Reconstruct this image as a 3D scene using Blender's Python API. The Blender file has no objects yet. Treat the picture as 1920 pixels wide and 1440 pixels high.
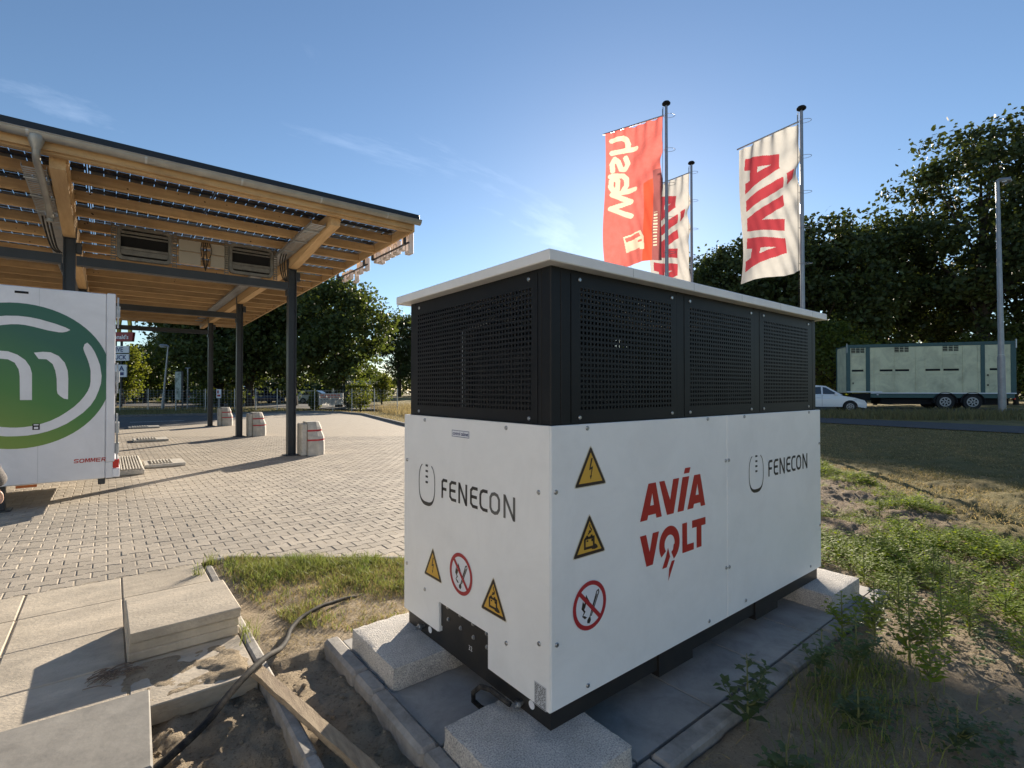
import bpy, math, random
import numpy as np
from mathutils import Vector, Matrix, noise
from mathutils.geometry import tessellate_polygon
R = math.radians
random.seed(7); rng = np.random.default_rng(7)
scene = bpy.context.scene
col = scene.collection

# ------------------------------------------------------------------ camera, sky, sun, exposure
YAW, PITCH, CAMH, FPX = 51.4, 0.66, 1.56, 947.0
cam_d = bpy.data.cameras.new('camera')
cam_d.sensor_width = 36.0
cam_d.lens = 36.0 * FPX / 1920.0
cam_d.clip_start = 0.05
cam_d.clip_end = 5000
cam = bpy.data.objects.new('camera', cam_d); col.objects.link(cam)
cam.location = (0, 0, CAMH)
cam.rotation_euler = (R(90 + PITCH), 0, R(YAW - 90))
scene.camera = cam
SUN_AZ, SUN_EL = 38.85, 17.56           # azimuth counted from +X towards +Y
world = bpy.data.worlds.new('World'); scene.world = world; world.use_nodes = True
wn = world.node_tree; wn.nodes.clear()
def wnode(t, **k):
    n = wn.nodes.new(t)
    for a, b in k.items(): setattr(n, a, b)
    return n
sky = wnode('ShaderNodeTexSky', sky_type='NISHITA', sun_disc=False, sun_elevation=R(SUN_EL),
            sun_rotation=R(90 - SUN_AZ), altitude=50.0, air_density=1.0, dust_density=0.10, ozone_density=3.0)
# thin cirrus and a few small cumulus puffs, the same all round the horizon
tc = wnode('ShaderNodeTexCoord')
sep = wnode('ShaderNodeSeparateXYZ'); wn.links.new(tc.outputs['Generated'], sep.inputs[0])
zc = wnode('ShaderNodeMath', operation='MAXIMUM'); wn.links.new(sep.outputs['Z'], zc.inputs[0]); zc.inputs[1].default_value = 0.02
zc2 = wnode('ShaderNodeMath', operation='ADD'); wn.links.new(zc.outputs[0], zc2.inputs[0]); zc2.inputs[1].default_value = 0.12
dv = wnode('ShaderNodeVectorMath', operation='DIVIDE'); wn.links.new(tc.outputs['Generated'], dv.inputs[0])
cmb = wnode('ShaderNodeCombineXYZ')
for i in range(3): wn.links.new(zc2.outputs[0], cmb.inputs[i])
wn.links.new(cmb.outputs[0], dv.inputs[1])
mp = wnode('ShaderNodeMapping'); mp.inputs['Scale'].default_value = (0.55, 0.8, 0.0); mp.inputs['Location'].default_value = (20.2, 14.7, 0)
wn.links.new(dv.outputs[0], mp.inputs[0])
nz = wnode('ShaderNodeTexNoise'); nz.inputs['Scale'].default_value = 1.1; nz.inputs['Detail'].default_value = 9; nz.inputs['Roughness'].default_value = 0.62
nz.inputs['Distortion'].default_value = 0.5
wn.links.new(mp.outputs[0], nz.inputs['Vector'])
rmp = wnode('ShaderNodeMapRange'); rmp.inputs['From Min'].default_value = 0.575; rmp.inputs['From Max'].default_value = 0.82
wn.links.new(nz.outputs['Fac'], rmp.inputs['Value'])
mixc = wnode('ShaderNodeMix', data_type='RGBA'); mixc.blend_type = 'MIX'
wn.links.new(rmp.outputs[0], mixc.inputs['Factor'])
sc2 = wnode('ShaderNodeMix', data_type='RGBA'); sc2.blend_type = 'ADD'; sc2.inputs['Factor'].default_value = 1.0
wn.links.new(sky.outputs[0], sc2.inputs[6]); sc2.inputs[7].default_value = (2.6, 2.7, 2.9, 1)
wn.links.new(sky.outputs[0], mixc.inputs[6]); wn.links.new(sc2.outputs[2], mixc.inputs[7])
bg = wnode('ShaderNodeBackground'); bg.inputs['Strength'].default_value = 0.056
wn.links.new(mixc.outputs[2], bg.inputs['Color'])
wo = wnode('ShaderNodeOutputWorld'); wn.links.new(bg.outputs[0], wo.inputs['Surface'])
sun_d = bpy.data.lights.new('sun', 'SUN'); sun_d.energy = 4.3; sun_d.angle = R(0.53); sun_d.color = (1.0, 0.87, 0.70)
sun = bpy.data.objects.new('sun', sun_d); col.objects.link(sun)
sd = Vector((math.cos(R(SUN_EL)) * math.cos(R(SUN_AZ)), math.cos(R(SUN_EL)) * math.sin(R(SUN_AZ)), math.sin(R(SUN_EL))))
sun.rotation_euler = sd.to_track_quat('Z', 'Y').to_euler(); sun.location = sd * 60
scene.view_settings.view_transform = 'Standard'
scene.view_settings.look = 'None'
scene.view_settings.exposure = 1.45
scene.view_settings.gamma = 1.0

# ------------------------------------------------------------------ helpers: geometry
FW = Vector((math.cos(R(YAW)), math.sin(R(YAW)), 0)); RT = Vector((math.sin(R(YAW)), -math.cos(R(YAW)), 0))
def dl(depth, lat, z=0.0):              # ground point from distance ahead and sideways
    p = FW * depth + RT * lat; return Vector((p.x, p.y, z))
class MB:
    def __init__(s): s.v = []; s.f = []; s.m = []
    def add(s, vs, fs, m=0):
        o = len(s.v); s.v.extend(tuple(q) for q in vs)
        for f in fs: s.f.append(tuple(i + o for i in f)); s.m.append(m)
        return s
    def box(s, x0, x1, y0, y1, z0, z1, m=0):
        return s.add([(x0,y0,z0),(x1,y0,z0),(x1,y1,z0),(x0,y1,z0),(x0,y0,z1),(x1,y0,z1),(x1,y1,z1),(x0,y1,z1)],
                     [(0,3,2,1),(4,5,6,7),(0,1,5,4),(1,2,6,5),(2,3,7,6),(3,0,4,7)], m)
    def cbox(s, x0, x1, y0, y1, z0, z1, c=0.005, m=0):       # box with chamfered edges
        X, Y, Z = (x0, x1), (y0, y1), (z0, z1); vs = []; idx = {}
        for i in (0,1):
            for j in (0,1):
                for k in (0,1):
                    sx, sy, sz = (c if i == 0 else -c), (c if j == 0 else -c), (c if k == 0 else -c)
                    for a in range(3):
                        p = [X[i]+sx, Y[j]+sy, Z[k]+sz]; p[a] = (X[i],Y[j],Z[k])[a]
                        idx[(i,j,k,a)] = len(vs); vs.append(p)
        fs = []
        I = lambda *t: idx[t]
        for i in (0,1): fs.append([I(i,0,0,0),I(i,1,0,0),I(i,1,1,0),I(i,0,1,0)])
        for j in (0,1): fs.append([I(0,j,0,1),I(1,j,0,1),I(1,j,1,1),I(0,j,1,1)])
        for k in (0,1): fs.append([I(0,0,k,2),I(1,0,k,2),I(1,1,k,2),I(0,1,k,2)])
        for i in (0,1):
            for j in (0,1): fs.append([I(i,j,0,0),I(i,j,1,0),I(i,j,1,1),I(i,j,0,1)])
            for k in (0,1): fs.append([I(i,0,k,0),I(i,1,k,0),I(i,1,k,2),I(i,0,k,2)])
        for j in (0,1):
            for k in (0,1): fs.append([I(0,j,k,1),I(1,j,k,1),I(1,j,k,2),I(0,j,k,2)])
        for i in (0,1):
            for j in (0,1):
                for k in (0,1): fs.append([I(i,j,k,0),I(i,j,k,1),I(i,j,k,2)])
        cx = Vector(((x0+x1)/2,(y0+y1)/2,(z0+z1)/2)); out = []
        for f in fs:                                           # make normals face outwards
            a, b, d = (Vector(vs[f[0]]), Vector(vs[f[1]]), Vector(vs[f[2]]))
            n = (b-a).cross(d-a); ctr = sum((Vector(vs[q]) for q in f), Vector()) / len(f)
            out.append(f if n.dot(ctr-cx) > 0 else f[::-1])
        return s.add(vs, out, m)
    def tube(s, path, r, n=8, m=0, caps=True):
        P = [Vector(p) for p in path]; L = len(P); rr = r if isinstance(r, (list, tuple)) else [r]*L
        vs = []; up0 = None
        for i, p in enumerate(P):
            t = (P[min(i+1,L-1)] - P[max(i-1,0)]).normalized()
            up = up0 if up0 is not None else (Vector((0,0,1)) if abs(t.z) < 0.9 else Vector((1,0,0)))
            a = t.cross(up)
            if a.length < 1e-5: a = t.cross(Vector((0,1,0)))
            a.normalize(); b = a.cross(t).normalized(); up0 = b
            for k in range(n):
                w = 2*math.pi*k/n; vs.append(p + a*(math.cos(w)*rr[i]) + b*(math.sin(w)*rr[i]))
        fs = []
        for i in range(L-1):
            for k in range(n):
                k2 = (k+1) % n; fs.append((i*n+k, (i+1)*n+k, (i+1)*n+k2, i*n+k2))
        if caps: fs.append(tuple(range(n))); fs.append(tuple(reversed(range((L-1)*n, L*n))))
        return s.add(vs, fs, m)
    def lathe(s, prof, n=16, c=(0,0,0), axis='z', m=0, a0=0.0):
        vs = []
        for r_, z_ in prof:
            for k in range(n):
                w = 2*math.pi*k/n + a0; x, y = r_*math.cos(w), r_*math.sin(w)
                q = {'z': (x, y, z_), 'x': (z_, x, y), 'y': (y, z_, x)}[axis]
                vs.append((c[0]+q[0], c[1]+q[1], c[2]+q[2]))
        fs = []
        for i in range(len(prof)-1):
            for k in range(n):
                k2 = (k+1) % n; fs.append((i*n+k, i*n+k2, (i+1)*n+k2, (i+1)*n+k))
        fs.append(tuple(reversed(range(n)))); fs.append(tuple(range((len(prof)-1)*n, len(prof)*n)))
        return s.add(vs, fs, m)
    def prism(s, poly, fr, d0, d1, m=0):                       # poly in (u,v); fr(u,v,w) -> xyz
        n = len(poly); vs = [fr(u, v, d0) for u, v in poly] + [fr(u, v, d1) for u, v in poly]
        fs = [tuple(range(n))[::-1], tuple(range(n, 2*n))] + [(i, (i+1) % n, n+(i+1) % n, n+i) for i in range(n)]
        return s.add(vs, fs, m)
    def flat(s, loops, fr, w=0.0, m=0):                        # flat print with holes
        L3 = [[Vector((u, v, 0)) for u, v in lp] for lp in loops]
        pts = [p for lp in loops for p in lp]
        return s.add([fr(u, v, w) for u, v in pts], tessellate_polygon(L3), m)
    def stroke(s, pts, wd, fr, w=0.0, m=0, closed=False):      # flat mitred line
        P = [Vector(p) for p in pts]; n = len(P); a = []
        for i in range(n):
            if closed: p0, p1 = P[i-1], P[(i+1) % n]
            else: p0, p1 = P[max(i-1, 0)], P[min(i+1, n-1)]
            d1 = (P[i]-p0).normalized() if (P[i]-p0).length > 1e-9 else (p1-P[i]).normalized()
            d2 = (p1-P[i]).normalized() if (p1-P[i]).length > 1e-9 else d1
            t = (d1+d2); t = t.normalized() if t.length > 1e-6 else d1
            nn = Vector((-t.y, t.x)); k = 1.0/max(0.45, nn.dot(Vector((-d1.y, d1.x))))
            ww = wd[i] if isinstance(wd, (list, tuple)) else wd
            a.append((P[i]+nn*ww/2*k, P[i]-nn*ww/2*k))
        vs = []
        for l, r_ in a: vs += [fr(l.x, l.y, w), fr(r_.x, r_.y, w)]
        q = n if closed else n-1
        return s.add(vs, [(2*i, 2*i+1, 2*((i+1) % n)+1, 2*((i+1) % n)) for i in range(q)], m)
    def xf(s, M, start=0):
        s.v[start:] = [tuple(M @ Vector(p)) for p in s.v[start:]]; return s
    def merge(s, o): return s.add(o.v, o.f) if False else s._merge(o)
    def _merge(s, o):
        k = len(s.v); s.v.extend(o.v); s.f.extend(tuple(i+k for i in f) for f in o.f); s.m.extend(o.m); return s
    def mesh(s, name, mats, smooth=False):
        me = bpy.data.meshes.new(name); me.from_pydata([tuple(p) for p in s.v], [], s.f)
        for mt in (mats if isinstance(mats, (list, tuple)) else [mats]): me.materials.append(mt)
        if any(s.m): me.polygons.foreach_set('material_index', s.m)
        if smooth:
            me.polygons.foreach_set('use_smooth', [True]*len(me.polygons))
            try: me.set_sharp_from_angle(angle=R(35))
            except Exception: pass
        me.update(); return me
WL = {}
def tag(o, label=None, cat=None, group=None, kind=None):
    if label: o['label'] = label
    if cat: o['category'] = cat
    if group: o['group'] = group
    if kind: o['kind'] = kind
    return o
def thing(name, label, cat, loc=(0,0,0), group=None):
    o = bpy.data.objects.new(name, None); col.objects.link(o); o.empty_display_size = 0.2
    o.location = loc; WL[o.name] = Vector(loc); return tag(o, label, cat, group)
def link(name, me, parent=None, loc=(0,0,0), rot=None):
    o = bpy.data.objects.new(name, me); col.objects.link(o); o.location = loc
    if rot: o.rotation_euler = rot
    if parent is not None:
        o.parent = parent; o.matrix_parent_inverse = Matrix.Translation(-WL.get(parent.name, Vector((0,0,0))))
    WL[o.name] = Vector((0,0,0)) if parent is not None else Vector(loc)
    return o
def obj(name, mb, mats, parent=None, smooth=False):            # MB in world coordinates -> one object
    loc = Vector((0,0,0))
    if parent is None and mb.v:
        a = np.array([tuple(p) for p in mb.v]); lo, hi = a.min(0), a.max(0)
        loc = Vector(((lo[0]+hi[0])/2, (lo[1]+hi[1])/2, lo[2]))
        mb.v = [(p[0]-loc.x, p[1]-loc.y, p[2]-loc.z) for p in mb.v]
    return link(name, mb.mesh(name, mats, smooth), parent, loc)
def copy_tree(o, parent=None):
    c = o.copy(); col.objects.link(c)
    if parent is not None: c.parent = parent
    for ch in o.children: copy_tree(ch, c)
    return c
def text_mb(body, size, fr, w=0.0, bold=0.0, sx=1.0, m=0, center=False, sp=1.0):
    cu = bpy.data.curves.new('t', 'FONT'); cu.body = body; cu.size = size; cu.offset = bold; cu.resolution_u = 3; cu.space_character = sp
    if center: cu.align_x = 'CENTER'
    o = bpy.data.objects.new('t', cu); col.objects.link(o)
    me = bpy.data.meshes.new_from_object(o)
    mb = MB(); mb.add([fr(v.co.x*sx, v.co.y, w) for v in me.vertices], [tuple(p.vertices) for p in me.polygons], m)
    bpy.data.objects.remove(o); bpy.data.curves.remove(cu); bpy.data.meshes.remove(me)
    return mb
def np_obj(name, verts, faces4, mat, parent=None, smooth=False, attrs=None, tri=False, pt_attrs=None):   # big meshes
    me = bpy.data.meshes.new(name); n = len(verts); k = 3 if tri else 4; m_ = len(faces4)
    me.vertices.add(n); me.vertices.foreach_set('co', np.asarray(verts, np.float32).ravel())
    me.loops.add(m_*k); me.loops.foreach_set('vertex_index', np.asarray(faces4, np.int32).ravel())
    me.polygons.add(m_); me.polygons.foreach_set('loop_start', np.arange(0, m_*k, k, dtype=np.int32))
    me.polygons.foreach_set('use_smooth', np.full(m_, smooth, bool))
    me.update(calc_edges=True); me.materials.append(mat)
    for an, av in (attrs or {}).items():
        a = me.attributes.new(an, 'FLOAT', 'FACE'); a.data.foreach_set('value', np.asarray(av, np.float32))
    for an, av in (pt_attrs or {}).items():
        a = me.attributes.new(an, 'FLOAT', 'POINT'); a.data.foreach_set('value', np.asarray(av, np.float32))
    if name is None: return me
    return link(name, me, parent)

# ------------------------------------------------------------------ helpers: materials
def mat(name, c1, c2=None, scale=8.0, rough=0.6, metal=0.0, bump=0.0, bscale=60.0, detail=6.0, spec=0.5, rnd=0.0, lo=0.35, hi=0.65,
        stretch=(1,1,1), transl=0.0, coat=0.0, world_co=True, tmul=(1,1,1), stain=None):
    m = bpy.data.materials.new(name); m.use_nodes = True; nt = m.node_tree; N = nt.nodes; Lk = nt.links
    b = N['Principled BSDF']; b.inputs['Roughness'].default_value = rough; b.inputs['Metallic'].default_value = metal
    b.inputs['Specular IOR Level'].default_value = spec; b.inputs['Coat Weight'].default_value = coat
    b.inputs['Base Color'].default_value = (*c1, 1)
    cs = None; vec = None
    if c2 is not None or bump or stain:
        g = N.new('ShaderNodeNewGeometry') if world_co else N.new('ShaderNodeTexCoord')
        mpn = N.new('ShaderNodeMapping'); mpn.inputs['Scale'].default_value = stretch
        Lk.new(g.outputs['Position' if world_co else 'Object'], mpn.inputs[0]); vec = mpn.outputs[0]
    if c2 is not None:
        n1 = N.new('ShaderNodeTexNoise'); n1.inputs['Scale'].default_value = scale; n1.inputs['Detail'].default_value = detail; n1.inputs['Roughness'].default_value = 0.65
        Lk.new(vec, n1.inputs['Vector'])
        mr = N.new('ShaderNodeMapRange'); mr.inputs['From Min'].default_value = lo; mr.inputs['From Max'].default_value = hi
        Lk.new(n1.outputs['Fac'], mr.inputs['Value'])
        mx = N.new('ShaderNodeMix'); mx.data_type = 'RGBA'; mx.inputs[6].default_value = (*c1, 1); mx.inputs[7].default_value = (*c2, 1)
        Lk.new(mr.outputs[0], mx.inputs['Factor']); cs = mx.outputs[2]
    if stain:
        n3 = N.new('ShaderNodeTexNoise'); n3.inputs['Scale'].default_value = stain[0]; n3.inputs['Detail'].default_value = 7; n3.inputs['Roughness'].default_value = 0.7; n3.inputs['Distortion'].default_value = 0.6
        gs = N.new('ShaderNodeNewGeometry'); Lk.new(gs.outputs['Position'], n3.inputs['Vector'])
        m3 = N.new('ShaderNodeMapRange'); m3.inputs['From Min'].default_value = 0.42; m3.inputs['From Max'].default_value = 0.72; m3.inputs['To Min'].default_value = 1.0; m3.inputs['To Max'].default_value = 1.0-stain[1]
        Lk.new(n3.outputs['Fac'], m3.inputs['Value']); h3 = N.new('ShaderNodeHueSaturation'); Lk.new(m3.outputs[0], h3.inputs['Value'])
        if cs is not None: Lk.new(cs, h3.inputs['Color'])
        else: h3.inputs['Color'].default_value = (*c1, 1)
        cs = h3.outputs[0]
    if rnd:
        oi = N.new('ShaderNodeObjectInfo'); at = N.new('ShaderNodeAttribute'); at.attribute_name = 'tone'
        ad = N.new('ShaderNodeMath'); ad.operation = 'ADD'; Lk.new(oi.outputs['Random'], ad.inputs[0]); Lk.new(at.outputs['Fac'], ad.inputs[1])
        fr_ = N.new('ShaderNodeMath'); fr_.operation = 'FRACT'; Lk.new(ad.outputs[0], fr_.inputs[0])
        mr2 = N.new('ShaderNodeMapRange'); mr2.inputs['To Min'].default_value = 1-rnd; mr2.inputs['To Max'].default_value = 1+rnd*0.6
        Lk.new(fr_.outputs[0], mr2.inputs['Value'])
        hs = N.new('ShaderNodeHueSaturation'); Lk.new(mr2.outputs[0], hs.inputs['Value'])
        if cs is not None: Lk.new(cs, hs.inputs['Color'])
        else: hs.inputs['Color'].default_value = (*c1, 1)
        cs = hs.outputs[0]
    if cs is not None: Lk.new(cs, b.inputs['Base Color'])
    if bump:
        n2 = N.new('ShaderNodeTexNoise'); n2.inputs['Scale'].default_value = bscale; n2.inputs['Detail'].default_value = 5
        Lk.new(vec, n2.inputs['Vector'])
        bp = N.new('ShaderNodeBump'); bp.inputs['Strength'].default_value = bump; bp.inputs['Distance'].default_value = 0.01
        Lk.new(n2.outputs['Fac'], bp.inputs['Height']); Lk.new(bp.outputs[0], b.inputs['Normal'])
    if transl:
        tr = N.new('ShaderNodeBsdfTranslucent'); ms = N.new('ShaderNodeMixShader'); ms.inputs[0].default_value = transl
        if cs is not None:
            tg = N.new('ShaderNodeMix'); tg.data_type = 'RGBA'; tg.blend_type = 'MULTIPLY'; tg.inputs['Factor'].default_value = 1.0; tg.inputs[7].default_value = (*tmul, 1)
            Lk.new(cs, tg.inputs[6]); Lk.new(tg.outputs[2], tr.inputs['Color'])
        else: tr.inputs['Color'].default_value = (*c1, 1)
        out = N['Material Output']; Lk.new(b.outputs[0], ms.inputs[1]); Lk.new(tr.outputs[0], ms.inputs[2]); Lk.new(ms.outputs[0], out.inputs['Surface'])
    return m
def glass_mat(name, tint, op=0.35, rough=0.03):
    m = bpy.data.materials.new(name); m.use_nodes = True; nt = m.node_tree; N = nt.nodes; Lk = nt.links
    b = N['Principled BSDF']; b.inputs['Base Color'].default_value = (*tint, 1); b.inputs['Roughness'].default_value = rough
    tr = N.new('ShaderNodeBsdfTransparent'); tr.inputs['Color'].default_value = (0.95, 0.97, 0.97, 1)
    ms = N.new('ShaderNodeMixShader'); ms.inputs[0].default_value = op
    Lk.new(tr.outputs[0], ms.inputs[1]); Lk.new(b.outputs[0], ms.inputs[2]); Lk.new(ms.outputs[0], N['Material Output'].inputs['Surface'])
    return m
M = dict(
    white=mat('white_powder_coat', (0.86,0.865,0.85), (0.82,0.825,0.81), scale=2.5, rough=0.36, bump=0.05, bscale=2.2, stain=(3.0,0.07)),
    lid=mat('grey_lid_paint', (0.80,0.80,0.78), (0.72,0.72,0.70), scale=3, rough=0.5),
    black=mat('black_powder_coat', (0.005,0.0055,0.0065), (0.008,0.0085,0.0095), scale=5, rough=0.5, spec=0.28),
    base=mat('black_base_steel', (0.010,0.010,0.011), (0.02,0.018,0.016), scale=9, rough=0.5),
    inner=mat('inner_equipment_grey', (0.025,0.025,0.028), rough=0.6),
    screw=mat('screw_steel', (0.45,0.46,0.47), rough=0.35, metal=1.0),
    galv=mat('galvanised_steel', (0.50,0.52,0.54), (0.36,0.38,0.40), scale=14, rough=0.45, metal=0.85),
    zinc=mat('zinc_gutter', (0.38,0.37,0.34), (0.28,0.275,0.255), scale=3, rough=0.5, metal=0.6),
    steel=mat('anthracite_steel', (0.028,0.034,0.044), (0.02,0.024,0.03), scale=3, rough=0.45),
    wood=mat('glulam_timber', (0.56,0.37,0.18), (0.43,0.26,0.115), scale=2.2, rough=0.65, stretch=(0.35,6,6), detail=8, rnd=0.22, stain=(1.5,0.3)),
    woodb=mat('glulam_main_beam', (0.58,0.39,0.195), (0.46,0.285,0.13), scale=2.2, rough=0.65, stretch=(6,0.35,6), detail=8),
    knot=mat('timber_knot', (0.06,0.028,0.012), rough=0.7),
    plank=mat('weathered_plank', (0.42,0.33,0.22), (0.24,0.18,0.12), scale=5, rough=0.85, stretch=(9,1.2,9), bump=0.5, bscale=40),
    granite=mat('grey_granite', (0.66,0.62,0.56), (0.27,0.265,0.26), scale=150, rough=0.85, lo=0.40, hi=0.66, stain=(7,0.28), bump=0.9, bscale=120, detail=3),
    padslab=mat('pad_slab_concrete', (0.36,0.35,0.33), (0.30,0.295,0.28), scale=4, rough=0.75, bump=0.12, bscale=250, rnd=0.10, stain=(5,0.35)),
    edging=mat('edging_concrete', (0.37,0.35,0.32), (0.26,0.245,0.22), scale=9, rough=0.85, bump=0.3, bscale=90, rnd=0.1, stain=(8,0.4)),
    terrace=mat('sandy_terrace_slab', (0.58,0.505,0.395), (0.38,0.335,0.27), scale=4.5, rough=0.85, bump=0.45, bscale=70, rnd=0.12, stretch=(0.7,1.5,1), detail=12, lo=0.3, hi=0.7, stain=(2.2,0.30)),
    darkslab=mat('grey_smooth_slab', (0.29,0.275,0.245), (0.21,0.20,0.18), scale=5, rough=0.75, bump=0.12, bscale=40, stain=(4,0.28)),
    paver=mat('concrete_paver', (0.45,0.395,0.32), (0.36,0.32,0.265), scale=0.9, rough=0.85, bump=0.35, bscale=220, rnd=0.14, stain=(0.8,0.22)),
    joint=mat('joint_sand', (0.50,0.43,0.33), (0.34,0.285,0.21), scale=6, rough=0.95),
    concrete=mat('cast_concrete', (0.58,0.545,0.48), (0.47,0.44,0.39), scale=5, rough=0.85, bump=0.3, bscale=70, stain=(6,0.3)),
    red=mat('red_reflective_tape', (0.42,0.02,0.03), rough=0.4),
    asphalt=mat('asphalt', (0.068,0.066,0.064), (0.05,0.049,0.047), scale=3, rough=0.85, bump=0.3, bscale=120),
    mark=mat('road_marking', (0.72,0.72,0.68), (0.5,0.5,0.48), scale=7, rough=0.7),
    rubber=mat('black_rubber', (0.015,0.015,0.016), (0.09,0.08,0.065), scale=22, rough=0.8, lo=0.45, hi=0.75, spec=0.3),
    tyre=mat('tyre_rubber', (0.014,0.014,0.015), rough=0.8),
    logo_k=mat('lettering_black', (0.016,0.016,0.018), rough=0.4),
    logo_g=mat('lettering_grey', (0.11,0.11,0.105), rough=0.4),
    logo_r=mat('lettering_red', (0.40,0.018,0.016), rough=0.4),
    yellow=mat('sign_yellow', (0.62,0.36,0.045), rough=0.45),
    ink=mat('sign_black', (0.03,0.018,0.012), rough=0.45),
    rim_sign=mat('sign_cream_border', (0.62,0.57,0.45), rough=0.45),
    signred=mat('sign_red', (0.38,0.022,0.028), rough=0.45),
    label=mat('label_white', (0.72,0.74,0.78), rough=0.4),
    plate=mat('type_plate_silver', (0.52,0.54,0.56), rough=0.4),
    blue=mat('label_blue_ink', (0.035,0.05,0.16), rough=0.5),
    pv=mat('solar_cell', (0.010,0.011,0.014), rough=0.35),
    pvf=mat('solar_frame_black', (0.008,0.009,0.012), rough=0.4),
    glass=glass_mat('solar_glass', (0.5,0.55,0.55), 0.12),
    carglass=mat('car_glass', (0.015,0.018,0.022), rough=0.06, spec=0.8),
    carwhite=mat('car_paint_white', (0.72,0.74,0.76), rough=0.25, coat=0.6),
    carblue=mat('car_paint_dark_blue', (0.015,0.025,0.07), rough=0.25, coat=0.6),
    carsilver=mat('car_paint_silver', (0.40,0.42,0.44), rough=0.3, metal=0.4, coat=0.5),
    rimm=mat('wheel_rim_alloy', (0.36,0.36,0.36), rough=0.45, metal=0.3),
    lamp=mat('headlamp_lens', (0.65,0.68,0.70), rough=0.08),
    orange=mat('marker_orange', (0.45,0.10,0.01), rough=0.3),
    tail=mat('tail_light_red', (0.50,0.02,0.015), rough=0.25),
    trailer=mat('pale_green_panel', (0.68,0.67,0.45), (0.60,0.59,0.40), scale=1.2, rough=0.55, stain=(1.3,0.35)),
    teal=mat('teal_green_frame', (0.025,0.085,0.085), (0.02,0.07,0.072), scale=2, rough=0.45),
    dark=mat('dark_gap', (0.006,0.006,0.007), rough=0.9),
    boxw=mat('truck_box_white', (0.72,0.73,0.76), (0.66,0.67,0.70), scale=1.5, rough=0.4, stain=(1.2,0.15), bump=0.04, bscale=3),
    pole=mat('grey_mast', (0.30,0.31,0.33), (0.24,0.25,0.27), scale=4, rough=0.4, metal=0.5),
    bark=mat('tree_bark', (0.06,0.045,0.032), (0.03,0.022,0.016), scale=6, rough=0.95),
    arch=mat('arch_yellow', (0.55,0.38,0.03), rough=0.4),
    ltred=mat('sign_panel_red', (0.28,0.02,0.025), rough=0.4),
    letter=mat('letter_box_white', (0.66,0.60,0.58), rough=0.5),
    skin=mat('skin', (0.50,0.31,0.23), rough=0.55),
    jacket=mat('grey_fleece', (0.20,0.19,0.18), (0.11,0.10,0.10), scale=160, rough=0.95, bump=0.6, bscale=200),
    jeans=mat('pale_trousers', (0.42,0.42,0.42), (0.34,0.34,0.35), scale=30, rough=0.9),
    hair=mat('dark_hair', (0.03,0.02,0.015), rough=0.7),
    kerbdark=mat('kerb_concrete', (0.20,0.195,0.19), (0.14,0.135,0.13), scale=6, rough=0.9),
)

# ------------------------------------------------------------------ the setting: ground, pavement, roads
PAV = [(-40,5.34),(0.74,5.34),(0.86,5.36),(2.16,4.30),(3.2,4.0),(6.4,4.6),(8.4,11.0),(10.2,20.5),(12.3,30.0),(12.2,33.5),(11.2,35.9),(6,36.2),(-40,41)]
def inpoly(x, y, poly):
    x = np.asarray(x, float); y = np.asarray(y, float); r = np.zeros(x.shape, bool); n = len(poly)
    for i in range(n):
        (x1, y1), (x2, y2) = poly[i], poly[(i+1) % n]
        if y1 == y2: continue
        c = ((y1 > y) != (y2 > y)) & (x < (x2-x1)*(y-y1)/(y2-y1)+x1); r ^= c
    return r
def sst(a, b, x): t = np.clip((x-a)/(b-a), 0, 1); return t*t*(3-2*t)
def nfield(x, y, f, seed=0.0, oct=4):
    out = np.empty(x.shape); xf_, yf_ = x.ravel(), y.ravel(); o = out.ravel()
    for i in range(len(xf_)): o[i] = noise.fractal(Vector((xf_[i]*f+seed, yf_[i]*f, seed)), 0.9, 2.1, oct)
    return o.reshape(x.shape)
def rise(x, y):                                             # the verge and main road lie a little higher
    return 0.20*sst(13, 24, x) + 0.15*sst(27, 36, x) - 0.10*np.exp(-((x-15)/4.0)**2)*(x > 6)
GP = [(0.72,5.36),(0.86,5.36),(2.16,4.26),(3.2,3.96),(4.2,3.9),(4.2,3.25),(1.25,3.25),(0.98,3.55),(0.80,4.3)]
def ground_z(x, y, bump=None):
    z = np.full(x.shape, -0.022)
    b1 = nfield(x, y, 1.3, 3.1, 3) if bump is None else bump[0]; b2 = nfield(x, y, 9.0, 8.2, 4) if bump is None else bump[1]
    near = (np.abs(x) < 16) & (np.abs(y) < 16)
    z = z + np.where(near, 0.014*b1 + 0.010*b2, 0)
    field = sst(4.6, 5.6, x)*(y < 4.2)
    z = z + field*near*(0.055*b1 + 0.030*b2)
    z = z + rise(x, y)
    z = np.where(inpoly(x, y, PAV), -0.06, z)
    strip = (x > 0.70) & (x < 1.07) & (y < 3.14)
    z = np.where(strip, -0.060 + 0.032*b1 + 0.030*b2, z)
    pit = (x > 0.06) & (x < 0.69) & (y < 3.09)
    z = np.where(pit, -0.110 + 0.055*b1 + 0.042*b2, z)
    z = np.where((x <= 0.66) & (y > 3.09) & (y < 5.34), -0.09, z)
    z = np.where((x <= 0.06) & (y <= 3.09) & (x > -3.5), -0.09, z)
    z = np.where((x > 1.07) & (x < 4.69) & (y > 1.24) & (y < 3.14), -0.09, z)
    return z
xs = np.concatenate([[-900,-300,-120,-60,-30,-15,-8,-4], np.arange(-2,-0.1,0.15), np.arange(-0.1,5.2,0.032), np.arange(5.2,9,0.06), np.arange(9,16,0.16), np.arange(16,45,0.8), [50,60,80,120,300,900]])
ys = np.concatenate([[-900,-300,-120,-60,-30,-15,-8,-4,-2.5], np.arange(-1.5,0,0.08), np.arange(0,4.4,0.032), np.arange(4.4,8,0.12), np.arange(8,45,1.0), [50,60,80,120,300,900]])
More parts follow.
